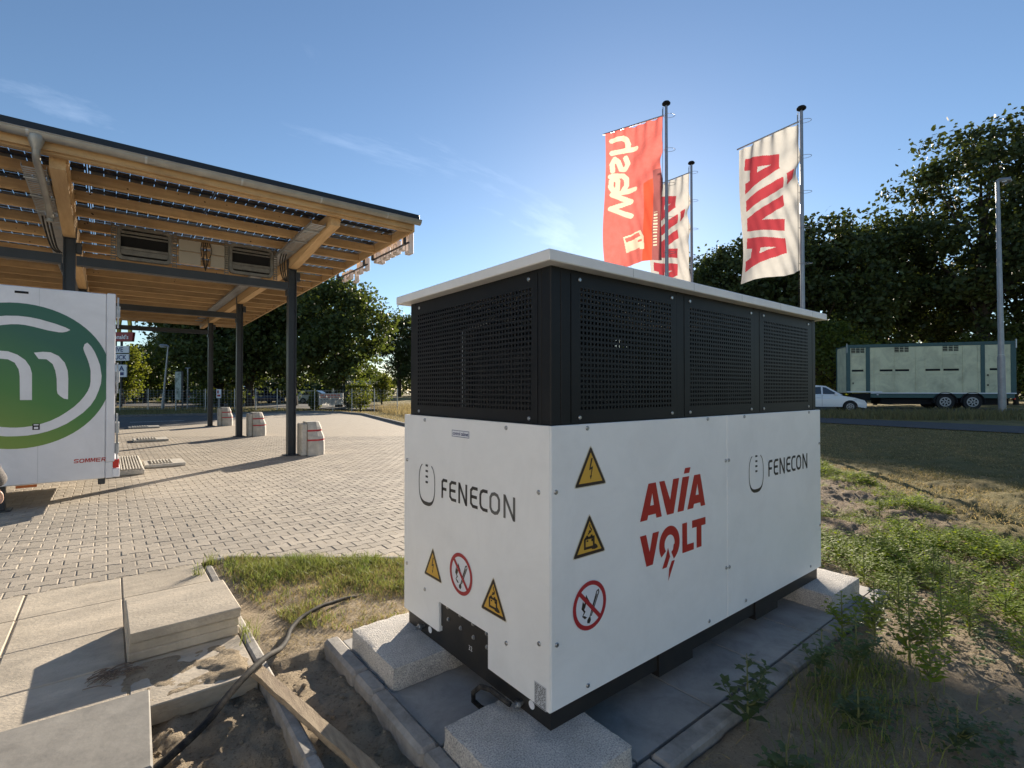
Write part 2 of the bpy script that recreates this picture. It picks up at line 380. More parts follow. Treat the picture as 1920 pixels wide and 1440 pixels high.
gx, gy = np.meshgrid(xs, ys); gzv = ground_z(gx, gy)
nx, ny = len(xs), len(ys)
ii = np.arange(nx*ny).reshape(ny, nx)
gf = np.stack([ii[:-1,:-1], ii[:-1,1:], ii[1:,1:], ii[1:,:-1]], -1).reshape(-1, 4)
ld = (gx-7.2) - (gy-0.8)*1.35                               # distance past the edge of the raked soil
lawn = sst(-0.6, 0.7, ld + 0.8*np.sin(gy*1.7+gx*0.8)*0.4)*(gx > 4)
lawn = np.maximum(lawn, sst(16, 18, gy)); lawn = np.maximum(lawn, (gx > 40)*1.0); lawn = np.maximum(lawn, ((gx > 6) & (gy > 4.2))*1.0)
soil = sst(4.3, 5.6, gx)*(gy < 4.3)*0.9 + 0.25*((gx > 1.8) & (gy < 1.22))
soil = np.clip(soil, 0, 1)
gm = bpy.data.materials.new('sandy_soil_and_dry_lawn'); gm.use_nodes = True
N = gm.node_tree.nodes; Lk = gm.node_tree.links; pb = N['Principled BSDF']; pb.inputs['Roughness'].default_value = 0.97; pb.inputs['Specular IOR Level'].default_value = 0.15
ge = N.new('ShaderNodeNewGeometry')
def nz_(scale, det=6, vec=None):
    n = N.new('ShaderNodeTexNoise'); n.inputs['Scale'].default_value = scale; n.inputs['Detail'].default_value = det; n.inputs['Roughness'].default_value = 0.7
    Lk.new(vec or ge.outputs['Position'], n.inputs['Vector']); return n.outputs['Fac']
def mr_(src, a, b, c=0.0, d=1.0):
    n = N.new('ShaderNodeMapRange'); Lk.new(src, n.inputs['Value'])
    for k, v_ in zip(('From Min','From Max','To Min','To Max'), (a,b,c,d)): n.inputs[k].default_value = v_
    return n.outputs[0]
def mx_(f, a, b):
    n = N.new('ShaderNodeMix'); n.data_type = 'RGBA'; Lk.new(f, n.inputs['Factor'])
    for k, q in ((6, a), (7, b)):
        if isinstance(q, tuple): n.inputs[k].default_value = (*q, 1)
        else: Lk.new(q, n.inputs[k])
    return n.outputs[2]
sand = mx_(mr_(nz_(5), .35, .68), (0.50,0.415,0.30), (0.36,0.29,0.205))
sand = mx_(mr_(nz_(60, 4), .55, .72), sand, (0.16,0.125,0.085))
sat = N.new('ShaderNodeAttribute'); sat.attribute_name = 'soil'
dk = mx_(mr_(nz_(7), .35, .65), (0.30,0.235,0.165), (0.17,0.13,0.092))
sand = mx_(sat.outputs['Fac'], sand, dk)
gr = mx_(mr_(nz_(1.4), .38, .62), (0.25,0.195,0.085), (0.12,0.115,0.042))
gr = mx_(mr_(nz_(35, 4), .45, .7), gr, (0.30,0.245,0.12))
atr = N.new('ShaderNodeAttribute'); atr.attribute_name = 'lawn'
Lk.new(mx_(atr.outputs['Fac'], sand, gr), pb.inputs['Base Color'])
bp = N.new('ShaderNodeBump'); bp.inputs['Strength'].default_value = 1.0; bp.inputs['Distance'].default_value = 0.035
hsum = N.new('ShaderNodeMath'); hsum.operation = 'MULTIPLY_ADD'; Lk.new(nz_(260, 3), hsum.inputs[0]); hsum.inputs[1].default_value = 0.35; Lk.new(nz_(45, 8), hsum.inputs[2]); Lk.new(hsum.outputs[0], bp.inputs['Height']); Lk.new(bp.outputs[0], pb.inputs['Normal'])
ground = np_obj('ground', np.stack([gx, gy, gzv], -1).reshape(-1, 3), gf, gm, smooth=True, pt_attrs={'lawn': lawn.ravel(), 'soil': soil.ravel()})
tag(ground, kind='structure')

# block pavement: bone-shaped pavers in rows, the nearest as single pieces
pav = MB(); pav.flat([PAV], lambda u, v, w: (u, v, -0.0050)); pavement = obj('pavement', pav, M['joint']); tag(pavement, kind='structure')
PX, PYP = 0.205, 0.1365
def paver_verts(inset, z):
    a, h_, n_ = 0.011, PYP/2, 0.0
    xw, x1, x2 = PX/2-inset-0.0026, 0.058, 0.040
    t, b = h_+a-inset, h_-a-inset
    return [(-xw,-t,z),(-x1-inset*.3,-t,z),(-x2-inset*.3,-b,z),(x2+inset*.3,-b,z),(x1+inset*.3,-t,z),(xw,-t,z),
            (xw,t,z),(x1+inset*.3,t,z),(x2+inset*.3,b,z),(-x2-inset*.3,b,z),(-x1-inset*.3,t,z),(-xw,t,z)]
pv_v = paver_verts(0.0022, -0.016) + paver_verts(0.0022, -0.005) + paver_verts(0.0060, 0.0)
pmb = MB(); pmb.add(pv_v, [tuple(range(24,36))] + [(i, (i+1) % 12, 12+(i+1) % 12, 12+i) for i in range(12)] + [(12+i, 12+(i+1) % 12, 24+(i+1) % 12, 24+i) for i in range(12)])
pm = pmb.mesh('paver', M['paver'])
cent = []
for j in range(0, 190):
    y = 4.185 + j*PYP
    for i in range(-110, 60):
        x = i*PX + (PX/2 if j % 2 else 0); cent.append((x, y, j, i))
cent = np.array(cent)
dep = cent[:,0]*FW.x + cent[:,1]*FW.y; lat = cent[:,0]*RT.x + cent[:,1]*RT.y
shr = [(-39,5.39),(0.74,5.39),(0.88,5.42),(2.2,4.37),(3.2,4.1),(6.3,4.68),(8.3,11.1),(10.1,20.5),(12.2,30.0),(11,36),(-39,40)]
inside = inpoly(cent[:,0], cent[:,1], shr)
vis = inside & (dep < 17) & (lat > -1.03*dep-1.6) & (lat < -0.1*dep+1.2)
cent, dep, lat = cent[vis], dep[vis], lat[vis]
scr_x = 960 + FPX*lat/dep
onf = (scr_x > 0) & (scr_x < 760)
order = np.argsort(np.where(onf, dep, dep+100))
for k in order[:300]:
    o = bpy.data.objects.new('paver', pm); col.objects.link(o); o.parent = pavement
    o.matrix_parent_inverse = Matrix.Translation(-pavement.location)
    o.location = (cent[k,0], cent[k,1], random.uniform(-0.0030, 0.0012)); o.rotation_euler = (random.gauss(0,.006), random.gauss(0,.006), random.gauss(0,.004))
rest = cent[order[300:]]; nr = len(rest)
pv = np.array(pv_v); q = np.arange(12); q2 = (q+1) % 12
V = pv[None] + np.concatenate([rest[:,:2], rng.uniform(-0.003, 0.0012, (nr,1))], 1)[:,None,:]
side = np.concatenate([np.stack([q, q2, 12+q2, 12+q], 1), np.stack([12+q, 12+q2, 24+q2, 24+q], 1)])
top = 24 + np.array([[0,1,10,11],[1,2,9,10],[2,3,8,9],[3,4,7,8],[4,5,6,7]])
fc = np.concatenate([side, top]); nf = len(fc)
FA = (fc[None] + (np.arange(nr)*36)[:,None,None]).reshape(-1, 4)
po = np_obj('paver_field', V.reshape(-1,3), FA, M['paver'], attrs={'tone': np.repeat(rng.uniform(0,1,nr), nf)})
po.parent = pavement; po.matrix_parent_inverse = Matrix.Translation(-pavement.location); tag(po, kind='stuff')
# beyond, where the pavers are only a few pixels, the pattern is in the material
fm = bpy.data.materials.new('far_paver_pattern'); fm.use_nodes = True; N = fm.node_tree.nodes; Lk = fm.node_tree.links; pb = N['Principled BSDF']; pb.inputs['Roughness'].default_value = 0.85
ge = N.new('ShaderNodeNewGeometry'); bk = N.new('ShaderNodeTexBrick'); Lk.new(ge.outputs['Position'], bk.inputs['Vector'])
bk.inputs['Scale'].default_value = 1.0; bk.inputs['Brick Width'].default_value = PX; bk.inputs['Row Height'].default_value = PYP; bk.inputs['Mortar Size'].default_value = 0.008
bk.inputs['Color1'].default_value = (0.42,0.365,0.285,1); bk.inputs['Color2'].default_value = (0.37,0.32,0.255,1); bk.inputs['Mortar'].default_value = (0.22,0.185,0.14,1)
Lk.new(bk.outputs['Color'], pb.inputs['Base Color'])
def clip_depth(poly, d0):
    out = []; n = len(poly); dd = [p[0]*FW.x+p[1]*FW.y-d0 for p in poly]
    for i in range(n):
        p, q_, a, b = poly[i], poly[(i+1) % n], dd[i], dd[(i+1) % n]
        if a >= 0: out.append(p)
        if a*b < 0: t = a/(a-b); out.append((p[0]+(q_[0]-p[0])*t, p[1]+(q_[1]-p[1])*t))
    return out
fpv = MB(); fpv.flat([clip_depth(PAV, 16.98)], lambda u, v, w: (u, v, -0.002))
o = obj('far_paving', fpv, fm, pavement); tag(o, kind='stuff')
ROAD = [(-40,20.5),(0.44,25.0),(3.7,27.0),(4.6,31),(5.6,36.1),(-40,40.6)]
rd = MB(); rd.flat([ROAD], lambda u, v, w: (u, v, 0.004)); tag(obj('access_road', rd, M['asphalt']), kind='structure')
dm = MB()
for d in range(4):
    c0 = Vector((1.9-d*5.2, 30.2-d*0.5)); dm.flat([[(c0.x-1.1,c0.y-0.02),(c0.x+1.1,c0.y+.16),(c0.x+1.1,c0.y+.31),(c0.x-1.1,c0.y+.13)]], lambda u, v, w: (u, v, 0.008))
tag(obj('lane_marking', dm, M['mark']), kind='structure')
def kerb_run(name, pts, wdt, z0, z1, step, mt, c=0.012, jit=0.004):
    root = bpy.data.objects.new(name, None); col.objects.link(root); tag(root, kind='structure'); root.location = (pts[0][0], pts[0][1], 0); WL[root.name] = Vector(root.location)
    cache = {}
    for a, b in zip(pts[:-1], pts[1:]):
        a, b = Vector(a), Vector(b); L = (b-a).length; n = max(1, round(L/step)); st = L/n; ang = math.atan2(b.y-a.y, b.x-a.x)
        key = round(st, 3)
        if key not in cache:
            mb = MB(); mb.cbox(-st/2+.003, st/2-.003, -wdt/2, wdt/2, z0, z1, c); cache[key] = mb.mesh('kerb_stone', mt)
        for i in range(n):
            p = a + (b-a)*((i+.5)/n)
            link('kerb_stone', cache[key], root, (p.x+random.uniform(-jit,jit), p.y+random.uniform(-jit,jit), random.uniform(-jit,jit)), (0,0,ang+random.gauss(0,jit)))
    return root
kerb_run('yard_kerb', [(6.4,4.6),(8.4,11.0),(10.2,20.5),(12.3,30.0),(12.2,33.5),(11.2,35.9),(6,36.2),(-38,40.8)], 0.14, -0.1, 0.11, 1.5, M['kerbdark'])
kerb_run('paving_edge', [(0.75,5.37),(0.87,5.385),(2.17,4.325),(3.2,4.03),(6.4,4.63)], 0.06, -0.12, 0.004, 0.9, M['edging'])
kerb_run('terrace_edge', [(0.70,5.22),(0.70,4.22),(0.695,3.22),(0.685,2.25),(0.67,1.3)], 0.062, -0.22, -0.004, 1.0, M['edging'])
kerb_run('pad_edge', [(1.095,3.19),(1.095,2.70),(1.095,2.47),(1.09,1.93),(1.085,1.27)], 0.095, -0.2, 0.022, 0.6, M['edging'], 0.018)
kerb_run('pad_edge', [(1.15,1.275),(1.80,1.275),(2.42,1.28),(3.02,1.28),(3.62,1.285),(4.22,1.285),(4.70,1.285)], 0.10, -0.2, 0.012, 0.7, M['edging'], 0.014)

def chip(mb, seed, amt=.004):                               # worn, slightly uneven edges and corners
    rn_ = random.Random(seed); mb.v = [(x+rn_.uniform(-amt,amt), y+rn_.uniform(-amt,amt), z+rn_.uniform(-amt,amt)*.35) for x, y, z in mb.v]; return mb
def slab_mesh(sx, sy, h_, mt, c=0.004, seed=0):
    mb = MB(); mb.cbox(-sx/2, sx/2, -sy/2, sy/2, -h_, 0, c); return chip(mb, seed, .0025).mesh('slab', mt)
terr = bpy.data.objects.new('terrace', None); col.objects.link(terr); tag(terr, kind='structure'); terr.location = (-0.5,4.2,0); WL[terr.name] = Vector(terr.location)
cols_ = [-3.38,-2.80,-2.22,-1.64,-1.06,-0.48,0.092,0.664]; rows_ = [5.335,4.79,4.215,3.64,3.068,2.49,1.91,1.33]
sms = [slab_mesh(0.564, 0.564, 0.055, M['terrace'], .005, q_) for q_ in range(6)]
for ci in range(7):
    for ri in range(7):
        if ci == 6 and ri > 3: continue
        x, y = (cols_[ci]+cols_[ci+1])/2, (rows_[ri]+rows_[ri+1])/2
        o = link('slab', sms[(ci*3+ri*5) % 6], terr, (x, y, random.uniform(-0.004,0.0)), (random.gauss(0,.003), random.gauss(0,.003), 0))
        o.scale = (1, (rows_[ri]-rows_[ri+1]-0.008)/0.564, 1)
tb = MB(); tb.box(-3.4, 0.655, 3.075, 5.33, -0.10, -0.011)
obj('bedding', tb, M['joint'], terr)
padr = bpy.data.objects.new('cabinet_pad', None); col.objects.link(padr); tag(padr, kind='structure'); padr.location = (2.9,2.2,0); WL[padr.name] = Vector(padr.location)
pmz = slab_mesh(0.588, 0.588, 0.06, M['padslab'])
for i in range(6):
    for j in range(3):
        link('slab', pmz, padr, (1.146+0.593*(i+.5), 1.335+0.602*(j+.5), random.uniform(-0.003,0.0)), (random.gauss(0,.002), random.gauss(0,.002), 0))

# main road, cycle path and verge on the right
def strip(name, pts, w, z, mt, kind='structure'):
    mb = MB()
    for (a, b) in zip(pts[:-1], pts[1:]):
        pass
    P = [Vector(p) for p in pts]; vs = []
    for i, p in enumerate(P):
        t = (P[min(i+1,len(P)-1)]-P[max(i-1,0)]).normalized(); n_ = Vector((-t.y, t.x))
        for s_ in (-1, 1):
            q_ = p + n_*w/2*s_; zz = float(ground_z(np.array([q_.x]), np.array([q_.y]), (0,0))[0])
            vs.append((q_.x, q_.y, max(zz, -0.02)+z))
    mb.add(vs, [(2*i, 2*i+1, 2*i+3, 2*i+2) for i in range(len(P)-1)])
    return tag(obj(name, mb, mt), kind=kind)
strip('cycle_path', [(26.5,-40),(24.6,-10),(24.4,0),(24.6,4),(25.2,9),(26.2,14),(28,22),(33,40)], 4.0, 0.03, M['asphalt'])
RD = Vector((4.4,-7.1)).normalized()
rc = Vector((38.5,8.1))
strip('main_road', [tuple(rc + RD*t) for t in (-140,-80,-40,-20,-8,0,8,20,40,90)], 7.5, 0.05, M['asphalt'])

# ------------------------------------------------------------------ battery cabinet
X0, X1, Y0, Y1 = 1.446, 4.265, 1.555, 2.885
ZB, ZW0, ZW1, ZL0, ZL1 = 0.12, 0.21, 1.407, 2.092, 2.140
cab = thing('battery_cabinet', 'large white battery storage cabinet with black perforated upper half and red lettering', 'battery cabinet', ((X0+X1)/2, (Y0+Y1)/2, ZB))
def FL(u, v, w): return (X0-w, Y1-u, v)                      # end face: u to the right, v up, w outwards
def FR(u, v, w): return (X0+u, Y0-w, v)                      # long face
b = MB(); e = 0.022
bx0, bx1, by0, by1 = X0+e, X1-e, Y0+e, Y1-e
b.box(bx0, bx1, by0, by0+.012, ZB, ZW0+.3); b.box(bx0, bx1, by1-.012, by1, ZB, ZW0+.3)
b.box(bx0, bx0+.012, by0+.012, by1-.012, ZB, ZW0+.3); b.box(bx1-.012, bx1, by0+.012, by1-.012, ZB, ZW0+.3)
b.box(bx0+.012, bx1-.012, by0+.012, by1-.012, ZB+.02, ZB+.03)
base = obj('base_frame', b, M['base'], cab)
for u0 in (0.77, 1.80):                                      # fork pockets hang below the frame edge
    p = MB(); xa = X0+u0
    p.box(xa, xa+.31, by0-.010, by0-.001, 0.085, 0.205); p.box(xa, xa+.012, by0, by0+.25, 0.085, 0.119); p.box(xa+.298, xa+.31, by0, by0+.25, 0.085, 0.119); p.box(xa+.012, xa+.298, by0, by0+.25, 0.085, 0.092)
    obj('fork_pocket', p, M['base'], base)
pl = MB(); pl.box(X0+.014, X0+.0215, Y1-.93, Y1-.40, ZB+.125, ZW0+.24)
obj('cover_plate', pl, M['base'], base)
screw_mb = MB(); screw_mb.lathe([(0.0105,0),(0.0105,.003),(0.008,.006),(0.0035,.0062)], 10)
screw_me = screw_mb.mesh('screw', M['screw'], True)
wash_mb = MB(); wash_mb.lathe([(0.016,0),(0.016,.003),(0.011,.0035),(0.011,.010),(0.008,.012)], 6); bolt_me = wash_mb.mesh('bolt', M['screw'])
def put(me, name, pos, face, parent, s=1.0):
    rot = (0, R(-90), 0) if face == 'L' else (R(90), 0, 0)
    o = link(name, me, parent, pos, rot); o.scale = (s, s, s); return o
for u, v in [(0.502,.307),(0.624,.304),(0.744,.301),(0.862,.298),(0.494,.372),(0.74,.369),(0.86,.365),(0.62,.371)]: put(bolt_me, 'bolt', FL(u, v, -.014), 'L', base, .8)
lg = MB(); lg.lathe([(0.024,0),(0.024,.004),(0.012,.004),(0.012,.05),(0.016,.05),(0.016,.062)], 10, axis='x'); lg_me = None
for u, v in [(0.21,.165),(1.119,.150)]:
    m2 = MB(); c_ = FL(u, v, -.022); m2.tube([c_, (c_[0]-.05, c_[1], c_[2]), (c_[0]-.05, c_[1], c_[2]+.001)], .011, 8); m2.tube([(c_[0]-.02, c_[1], c_[2]), (c_[0]-.034, c_[1], c_[2])], .019, 6)
    obj('earthing_bolt', m2, M['screw'], base)
for u, v in [(0.285,.168),(1.186,.171)]:
    m2 = MB(); c_ = FL(u, v, -.022); m2.lathe([(0.019,0),(0.019,-.002)], 14, c=c_, axis='x'); obj('earth_sticker', m2, M['label'], base)
tn = text_mb('32', 0.035, lambda x, y, w: FL(0.685+x, .215+y, w), -.0215); obj('number_print', tn, M['label'], base)

# white panels: end panel with a notch, two side panels, back and far end
LW = Y1-Y0; T = .018
NL, NR_, NT = 0.41, 0.887, 0.380
ep = MB(); outl = [(0,ZW0),(NL,ZW0),(NL,NT),(NR_,NT),(NR_,ZW0),(LW-.004,ZW0),(LW-.004,ZW1),(0,ZW1)]
c0 = .004
ep.flat([outl], FL, 0.0)
ep.add([FL(u, v, 0) for u, v in outl] + [FL(u, v, -T) for u, v in outl], [(i, (i+1) % 8, 8+(i+1) % 8, 8+i) for i in range(8)])
ep.flat([outl], FL, -T)
endp = obj('end_panel', ep, M['white'], cab)
lip = MB(); lip.box(X0+.001, X0+.10, Y1-NL-.012, Y1-NL-.001, ZW0+.004, NT); obj('notch_flange', lip, M['white'], endp)
SPL = 1.433
sidep = []
for a, b_ in ((0.004, SPL-.0015), (SPL+.0015, X1-X0)):
    s_ = MB(); s_.cbox(X0+a, X0+b_, Y0, Y0+T, ZW0, ZW1, .003); sidep.append(obj('side_panel', s_, M['white'], cab))
s_ = MB(); s_.cbox(X0+.02, X1, Y1-T, Y1, ZW0, ZW1, .003); obj('side_panel', s_, M['white'], cab)
s_ = MB(); s_.cbox(X1-T, X1, Y0+T+.002, Y1-T-.002, ZW0, ZW1, .003); obj('end_panel', s_, M['white'], cab)
s_ = MB(); s_.box(X0+T+.001, X1-T-.001, Y0+T+.001, Y1-T-.001, ZW1-.012, ZW1-.002); obj('deck_plate', s_, M['black'], cab)
for u, v in [(0.263,.4),(0.038,.492),(1.033,.389),(1.261,.475),(0.259,1.384),(1.031,1.383),(0.037,1.129),(1.258,1.12)]: put(screw_me, 'screw', FL(u, v, 0), 'L', endp)
for u, v in [(1.221,1.394),(0.225,1.389),(0.032,1.128),(0.036,.486),(1.225,.248),(1.415,1.14),(1.415,.508),(.225,.248)]: put(screw_me, 'screw', FR(u, v, 0), 'R', sidep[0])
for u, v in [(1.642,1.394),(2.607,1.394),(1.451,1.14),(1.452,.505),(1.648,.256),(2.62,.256),(2.793,1.153),(2.793,.53)]: put(screw_me, 'screw', FR(u, v, 0), 'R', sidep[1])

# prints
def fenecon(fr, u0, v0, h_, slots, panel, grey_tail):
    W_ = 0.15*h_
    def L_(k, pts): return [(slots[k][0] + p[0]*(slots[k][1]-slots[k][0]), v0 + p[1]*h_) for p in pts]
    shp = {0: [[(0.1,0),(0.1,.82),(0.3,.93),(1,.93)], [(0.1,.48),(.85,.48)]],
           1: [[(1,.07),(.35,.07),(.1,.2),(.1,.8),(.35,.93),(1,.93)], [(.1,.52),(.9,.52)]],
           2: [[(.1,0),(.1,.95),(.14,.95),(.86,.05),(.9,.05),(.9,1)]],
           3: [[(1,.07),(.35,.07),(.1,.2),(.1,.8),(.35,.93),(1,.93)], [(.1,.52),(.9,.52)]],
           4: [[(1,.07),(.45,.07),(.2,.15),(.1,.3),(.1,.7),(.2,.85),(.45,.93),(1,.93)]],
           5: [[(.5,.07),(.75,.12),(.9,.28),(.9,.72),(.75,.88),(.5,.93),(.25,.88),(.1,.72),(.1,.28),(.25,.12)]],
           6: [[(.1,0),(.1,.95),(.14,.95),(.86,.05),(.9,.05),(.9,1)]]}
    for k in range(7):
        mb = MB()
        for s_ in shp[k]: mb.stroke(L_(k, s_), W_, fr, .0014, closed=(k == 5))
        obj('letter', mb, M['logo_g'] if (grey_tail and k > 4) else M['logo_k'], panel)
def capsule(fr, l, r_, b_, t_, panel):
    cx, hw = (l+r_)/2, (r_-l)/2; pts = []; wd = []; h_ = t_-b_
    for i in range(41):
        a = R(62) - (R(62)+math.pi+R(62)) * i/40 + 0
        s_, c_ = math.sin(a), math.cos(a)
        x = cx + hw*math.copysign(abs(c_)**0.72, c_); y = (b_+t_)/2 + h_/2*math.copysign(abs(s_)**0.72, s_)
        pts.append((x, y)); wd.append(.006 + .016*max(0, -s_)**3)
    mb = MB(); mb.stroke(pts, wd, fr, .0014)
    for i in range(4):
        yy = t_ - .012 - i*.032; mb.flat([[(cx-.014,yy-.006),(cx+.014,yy-.006),(cx+.014,yy+.006),(cx-.014,yy+.006)]], fr, .0014)
    obj('capsule_logo', mb, M['logo_k'], panel)
capsule(FL, .191, .374, .900, 1.133, endp)
fenecon(FL, .451, .963, .107, [(.451,.51),(.532,.60),(.621,.705),(.733,.80),(.816,.885),(.899,.985),(1.01,1.099)], endp, True)
capsule(FR, 1.700, 1.888, .915, 1.148, sidep[1])
k_ = (2.576-1.961)/(1.099-.451)
fenecon(FR, 1.961, .987, .107, [(1.961+(a-.451)*k_, 1.961+(c_-.451)*k_) for a, c_ in [(.451,.51),(.532,.60),(.621,.705),(.733,.80),(.816,.885),(.899,.985),(1.01,1.099)]], sidep[1], False)
def tri(cx, yb, s_, k): 
    h_ = s_*.866; a = [(cx-s_/2, yb), (cx+s_/2, yb), (cx, yb+h_)]; g = (cx, yb+h_/3)
    return [(g[0]+(x-g[0])*k, g[1]+(y-g[1])*k) for x, y in a]
def rounded(poly, r_):
    out = []; n = len(poly)
    for i in range(n):
        p, a, c_ = Vector(poly[i]), Vector(poly[i-1]), Vector(poly[(i+1) % n])
        for t in (0, .5, 1):
            q_ = (p+(a-p).normalized()*r_*(1-t)*1.0) if t < .5 else (p+(c_-p).normalized()*r_ if t > .5 else p*.55+((p+(a-p).normalized()*r_)+(p+(c_-p).normalized()*r_))*.225)
            out.append((q_.x, q_.y))
    return out
def warn(fr, cx, yb, s_, kind, panel):
    o0 = MB(); o0.flat([rounded(tri(cx, yb, s_, 1.07), .016)], fr, .0010); root = obj('warning_sign', o0, M['rim_sign'], panel)
    o1 = MB(); o1.flat([rounded(tri(cx, yb, s_, 1.0), .012)], fr, .0016)
    o2 = MB(); o2.flat([tri(cx, yb, s_, .76)], fr, .0022)
    g = MB(); w_ = .0028; h_ = s_*.866
    P = lambda pts: [(cx+x*s_, yb+y*s_) for x, y in pts]
    if kind == 'bolt':
        g.flat([P([(.01,.60),(.06,.60),(-.005,.40),(.07,.42),(.015,.22),(.035,.225),(-.01,.13),(-.035,.225),(-.008,.22),(.02,.36),(-.06,.34)])], fr, w_)
    else:
        g.stroke(P([(-.15,.37),(-.15,.16),(.13,.16),(.13,.37),(-.15,.37)]), .011*s_/.2, fr, w_)
        g.stroke(P([(-.11,.40),(-.05,.40)]), .012*s_/.2, fr, w_); g.stroke(P([(.03,.40),(.09,.40)]), .012*s_/.2, fr, w_)
        g.stroke(P([(-.10,.31),(-.04,.31)]), .007, fr, w_); g.stroke(P([(.05,.31),(.11,.31)]), .007, fr, w_); g.stroke(P([(.08,.28),(.08,.34)]), .007, fr, w_)
        g.flat([P([(.03,.15),(.17,.22),(.24,.17),(.26,.12),(.17,.10),(.08,.11)])], fr, w_+.0003)
        g.stroke(P([(-.06,.45),(-.02,.47),(.04,.50),(.06,.54),(.02,.58),(0,.62),(.01,.66)]), .006, fr, w_); g.stroke(P([(.04,.50),(0,.52),(-.03,.49)]), .006, fr, w_)
    obj('border', o1, M['ink'], root); obj('field', o2, M['yellow'], root); obj('pictogram', g, M['ink'], root)
def nofire(fr, cx, cy, r_, panel):
    circ = lambda q_: [(cx+q_*math.cos(2*math.pi*i/40), cy+q_*math.sin(2*math.pi*i/40)) for i in range(40)]
    d0 = MB(); d0.flat([circ(r_*1.03)], fr, .0010); root = obj('prohibition_sign', d0, M['label'], panel)
    P = lambda pts: [(cx+x*r_, cy+y*r_) for x, y in pts]
    g = MB(); g.flat([P([(-.50,-.05),(-.42,.25),(-.33,.12),(-.22,.48),(-.10,.28),(-.02,.16),(.0,-.1),(-.12,.02),(-.2,.2),(-.27,-.02),(-.34,-.1),(-.26,-.2),(-.40,-.34),(-.28,-.38),(-.18,-.46),(-.08,-.44),(-.30,-.5),(-.46,-.36),(-.36,-.2)])], fr, .0016)
    g.stroke(P([(-.02,-.52),(.42,.48),(.52,.52),(.55,.42),(.08,-.46)]), .006, fr, .0016); g.stroke(P([(.04,-.38),(.44,.36)]), .005, fr, .0016)
    g.flat([P([(-.16,-.70),(-.16,-.58),(-.06,-.48),(.04,-.50),(.06,-.62),(-.02,-.74)])], fr, .0016)
    obj('pictogram', g, M['ink'], root)
    rg = MB(); rg.flat([circ(r_), circ(r_*.82)], fr, .0022); rg.stroke([(cx-.62*r_, cy+.62*r_), (cx+.62*r_, cy-.62*r_)], .17*r_, fr, .0028)
    obj('red_ring', rg, M['signred'], root)
warn(FL, .355, .492, .195, 'bolt', endp); nofire(FL, .646, .597, .108, endp); warn(FL, .933, .486, .202, 'battery', endp)
warn(FR, .246, 1.131, .204, 'bolt', sidep[0]); warn(FR, .237, .823, .207, 'battery', sidep[0]); nofire(FR, .239, .599, .108, sidep[0])
cl = MB(); cl.flat([[(.556,1.309),(.725,1.309),(.725,1.347),(.556,1.347)]], FL, .0012); cl = obj('cabinet_label', cl, M['label'], endp)
t_ = MB(); t_.stroke([(.559,1.312),(.722,1.312),(.722,1.344),(.559,1.344)], .0025, FL, .0018, closed=True); t_._merge(text_mb('control cabinet', .026, lambda x, y, w: FL(.566+x*.94, 1.3205+y, .0018), 0, bold=.0006)); obj('label_text', t_, M['blue'], cl)
tp = MB(); tp.flat([[(1.229,.206),(1.306,.206),(1.306,.306),(1.229,.306)]], FL, .0012); tp = obj('type_plate', tp, M['plate'], endp)
t_ = MB(); rr = random.Random(4)
for i in range(13):
    y = .298-i*.0066; x = 1.234
    while x < 1.298:
        l = rr.uniform(.006,.024); l = min(l, 1.301-x); t_.flat([[(x,y-.0018),(x+l,y-.0018),(x+l,y+.0018),(x,y+.0018)]], FL, .0018); x += l+rr.uniform(.003,.014)
t_.flat([[(1.233,.2085),(1.302,.2085),(1.302,.2125),(1.233,.2125)]], FL, .0018); obj('plate_print', t_, M['logo_g'], tp)
# red two-line wordmark
def glyph(loops): 
    mb = MB(); mb.flat(loops, FR, .0014); obj('letter', mb, M['logo_r'], sidep[0])
def Agl(x): 
    return [[(x,.910),(x+.068,1.090),(x+.129,1.090),(x+.179,.910),(x+.133,.910),(x+.127,.932),(x+.066,.932),(x+.057,.910)], [(x+.082,.978),(x+.113,.978),(x+.100,1.040)]]
glyph(Agl(.600)); glyph(Agl(1.011))
glyph([[(.758,1.090),(.803,1.090),(.853,.985),(.881,1.090),(.935,1.090),(.884,.910),(.824,.910)]])
gi = MB(); gi.flat([[(.967,1.090),(1.031,1.090),(.976,.910),(.919,.910)]], FR, .0014); gi.flat([[(.992,1.137),(1.044,1.137),(1.031,1.108),(.979,1.108)]], FR, .0014); obj('letter', gi, M['logo_r'], sidep[0])
glyph([[(.599,.838),(.648,.838),(.676,.748),(.703,.838),(.755,.838),(.702,.680),(.650,.680)]])
om = MB(); oc = (.847,.757)
om.stroke([(oc[0]+.068*math.cos(R(a)), oc[1]+.070*math.sin(R(a))) for a in range(-68, 232, 12)], .046, FR, .0014)
om.flat([[(.832,.740),(.850,.690),(.820,.640),(.781,.640),(.812,.692)]], FR, .0017); om.flat([[(.866,.664),(.893,.664),(.834,.566),(.842,.628)]], FR, .0014); om.flat([[(.872,.705),(.902,.690),(.93,.74),(.885,.75)]], FR, .0011)
obj('letter', om, M['logo_r'], sidep[0])
glyph([[(.963,.842),(1.008,.842),(1.008,.722),(1.073,.722),(1.073,.684),(.963,.684)]])
glyph([[(1.057,.843),(1.192,.843),(1.192,.802),(1.150,.802),(1.150,.686),(1.101,.686),(1.101,.802),(1.057,.802)]])

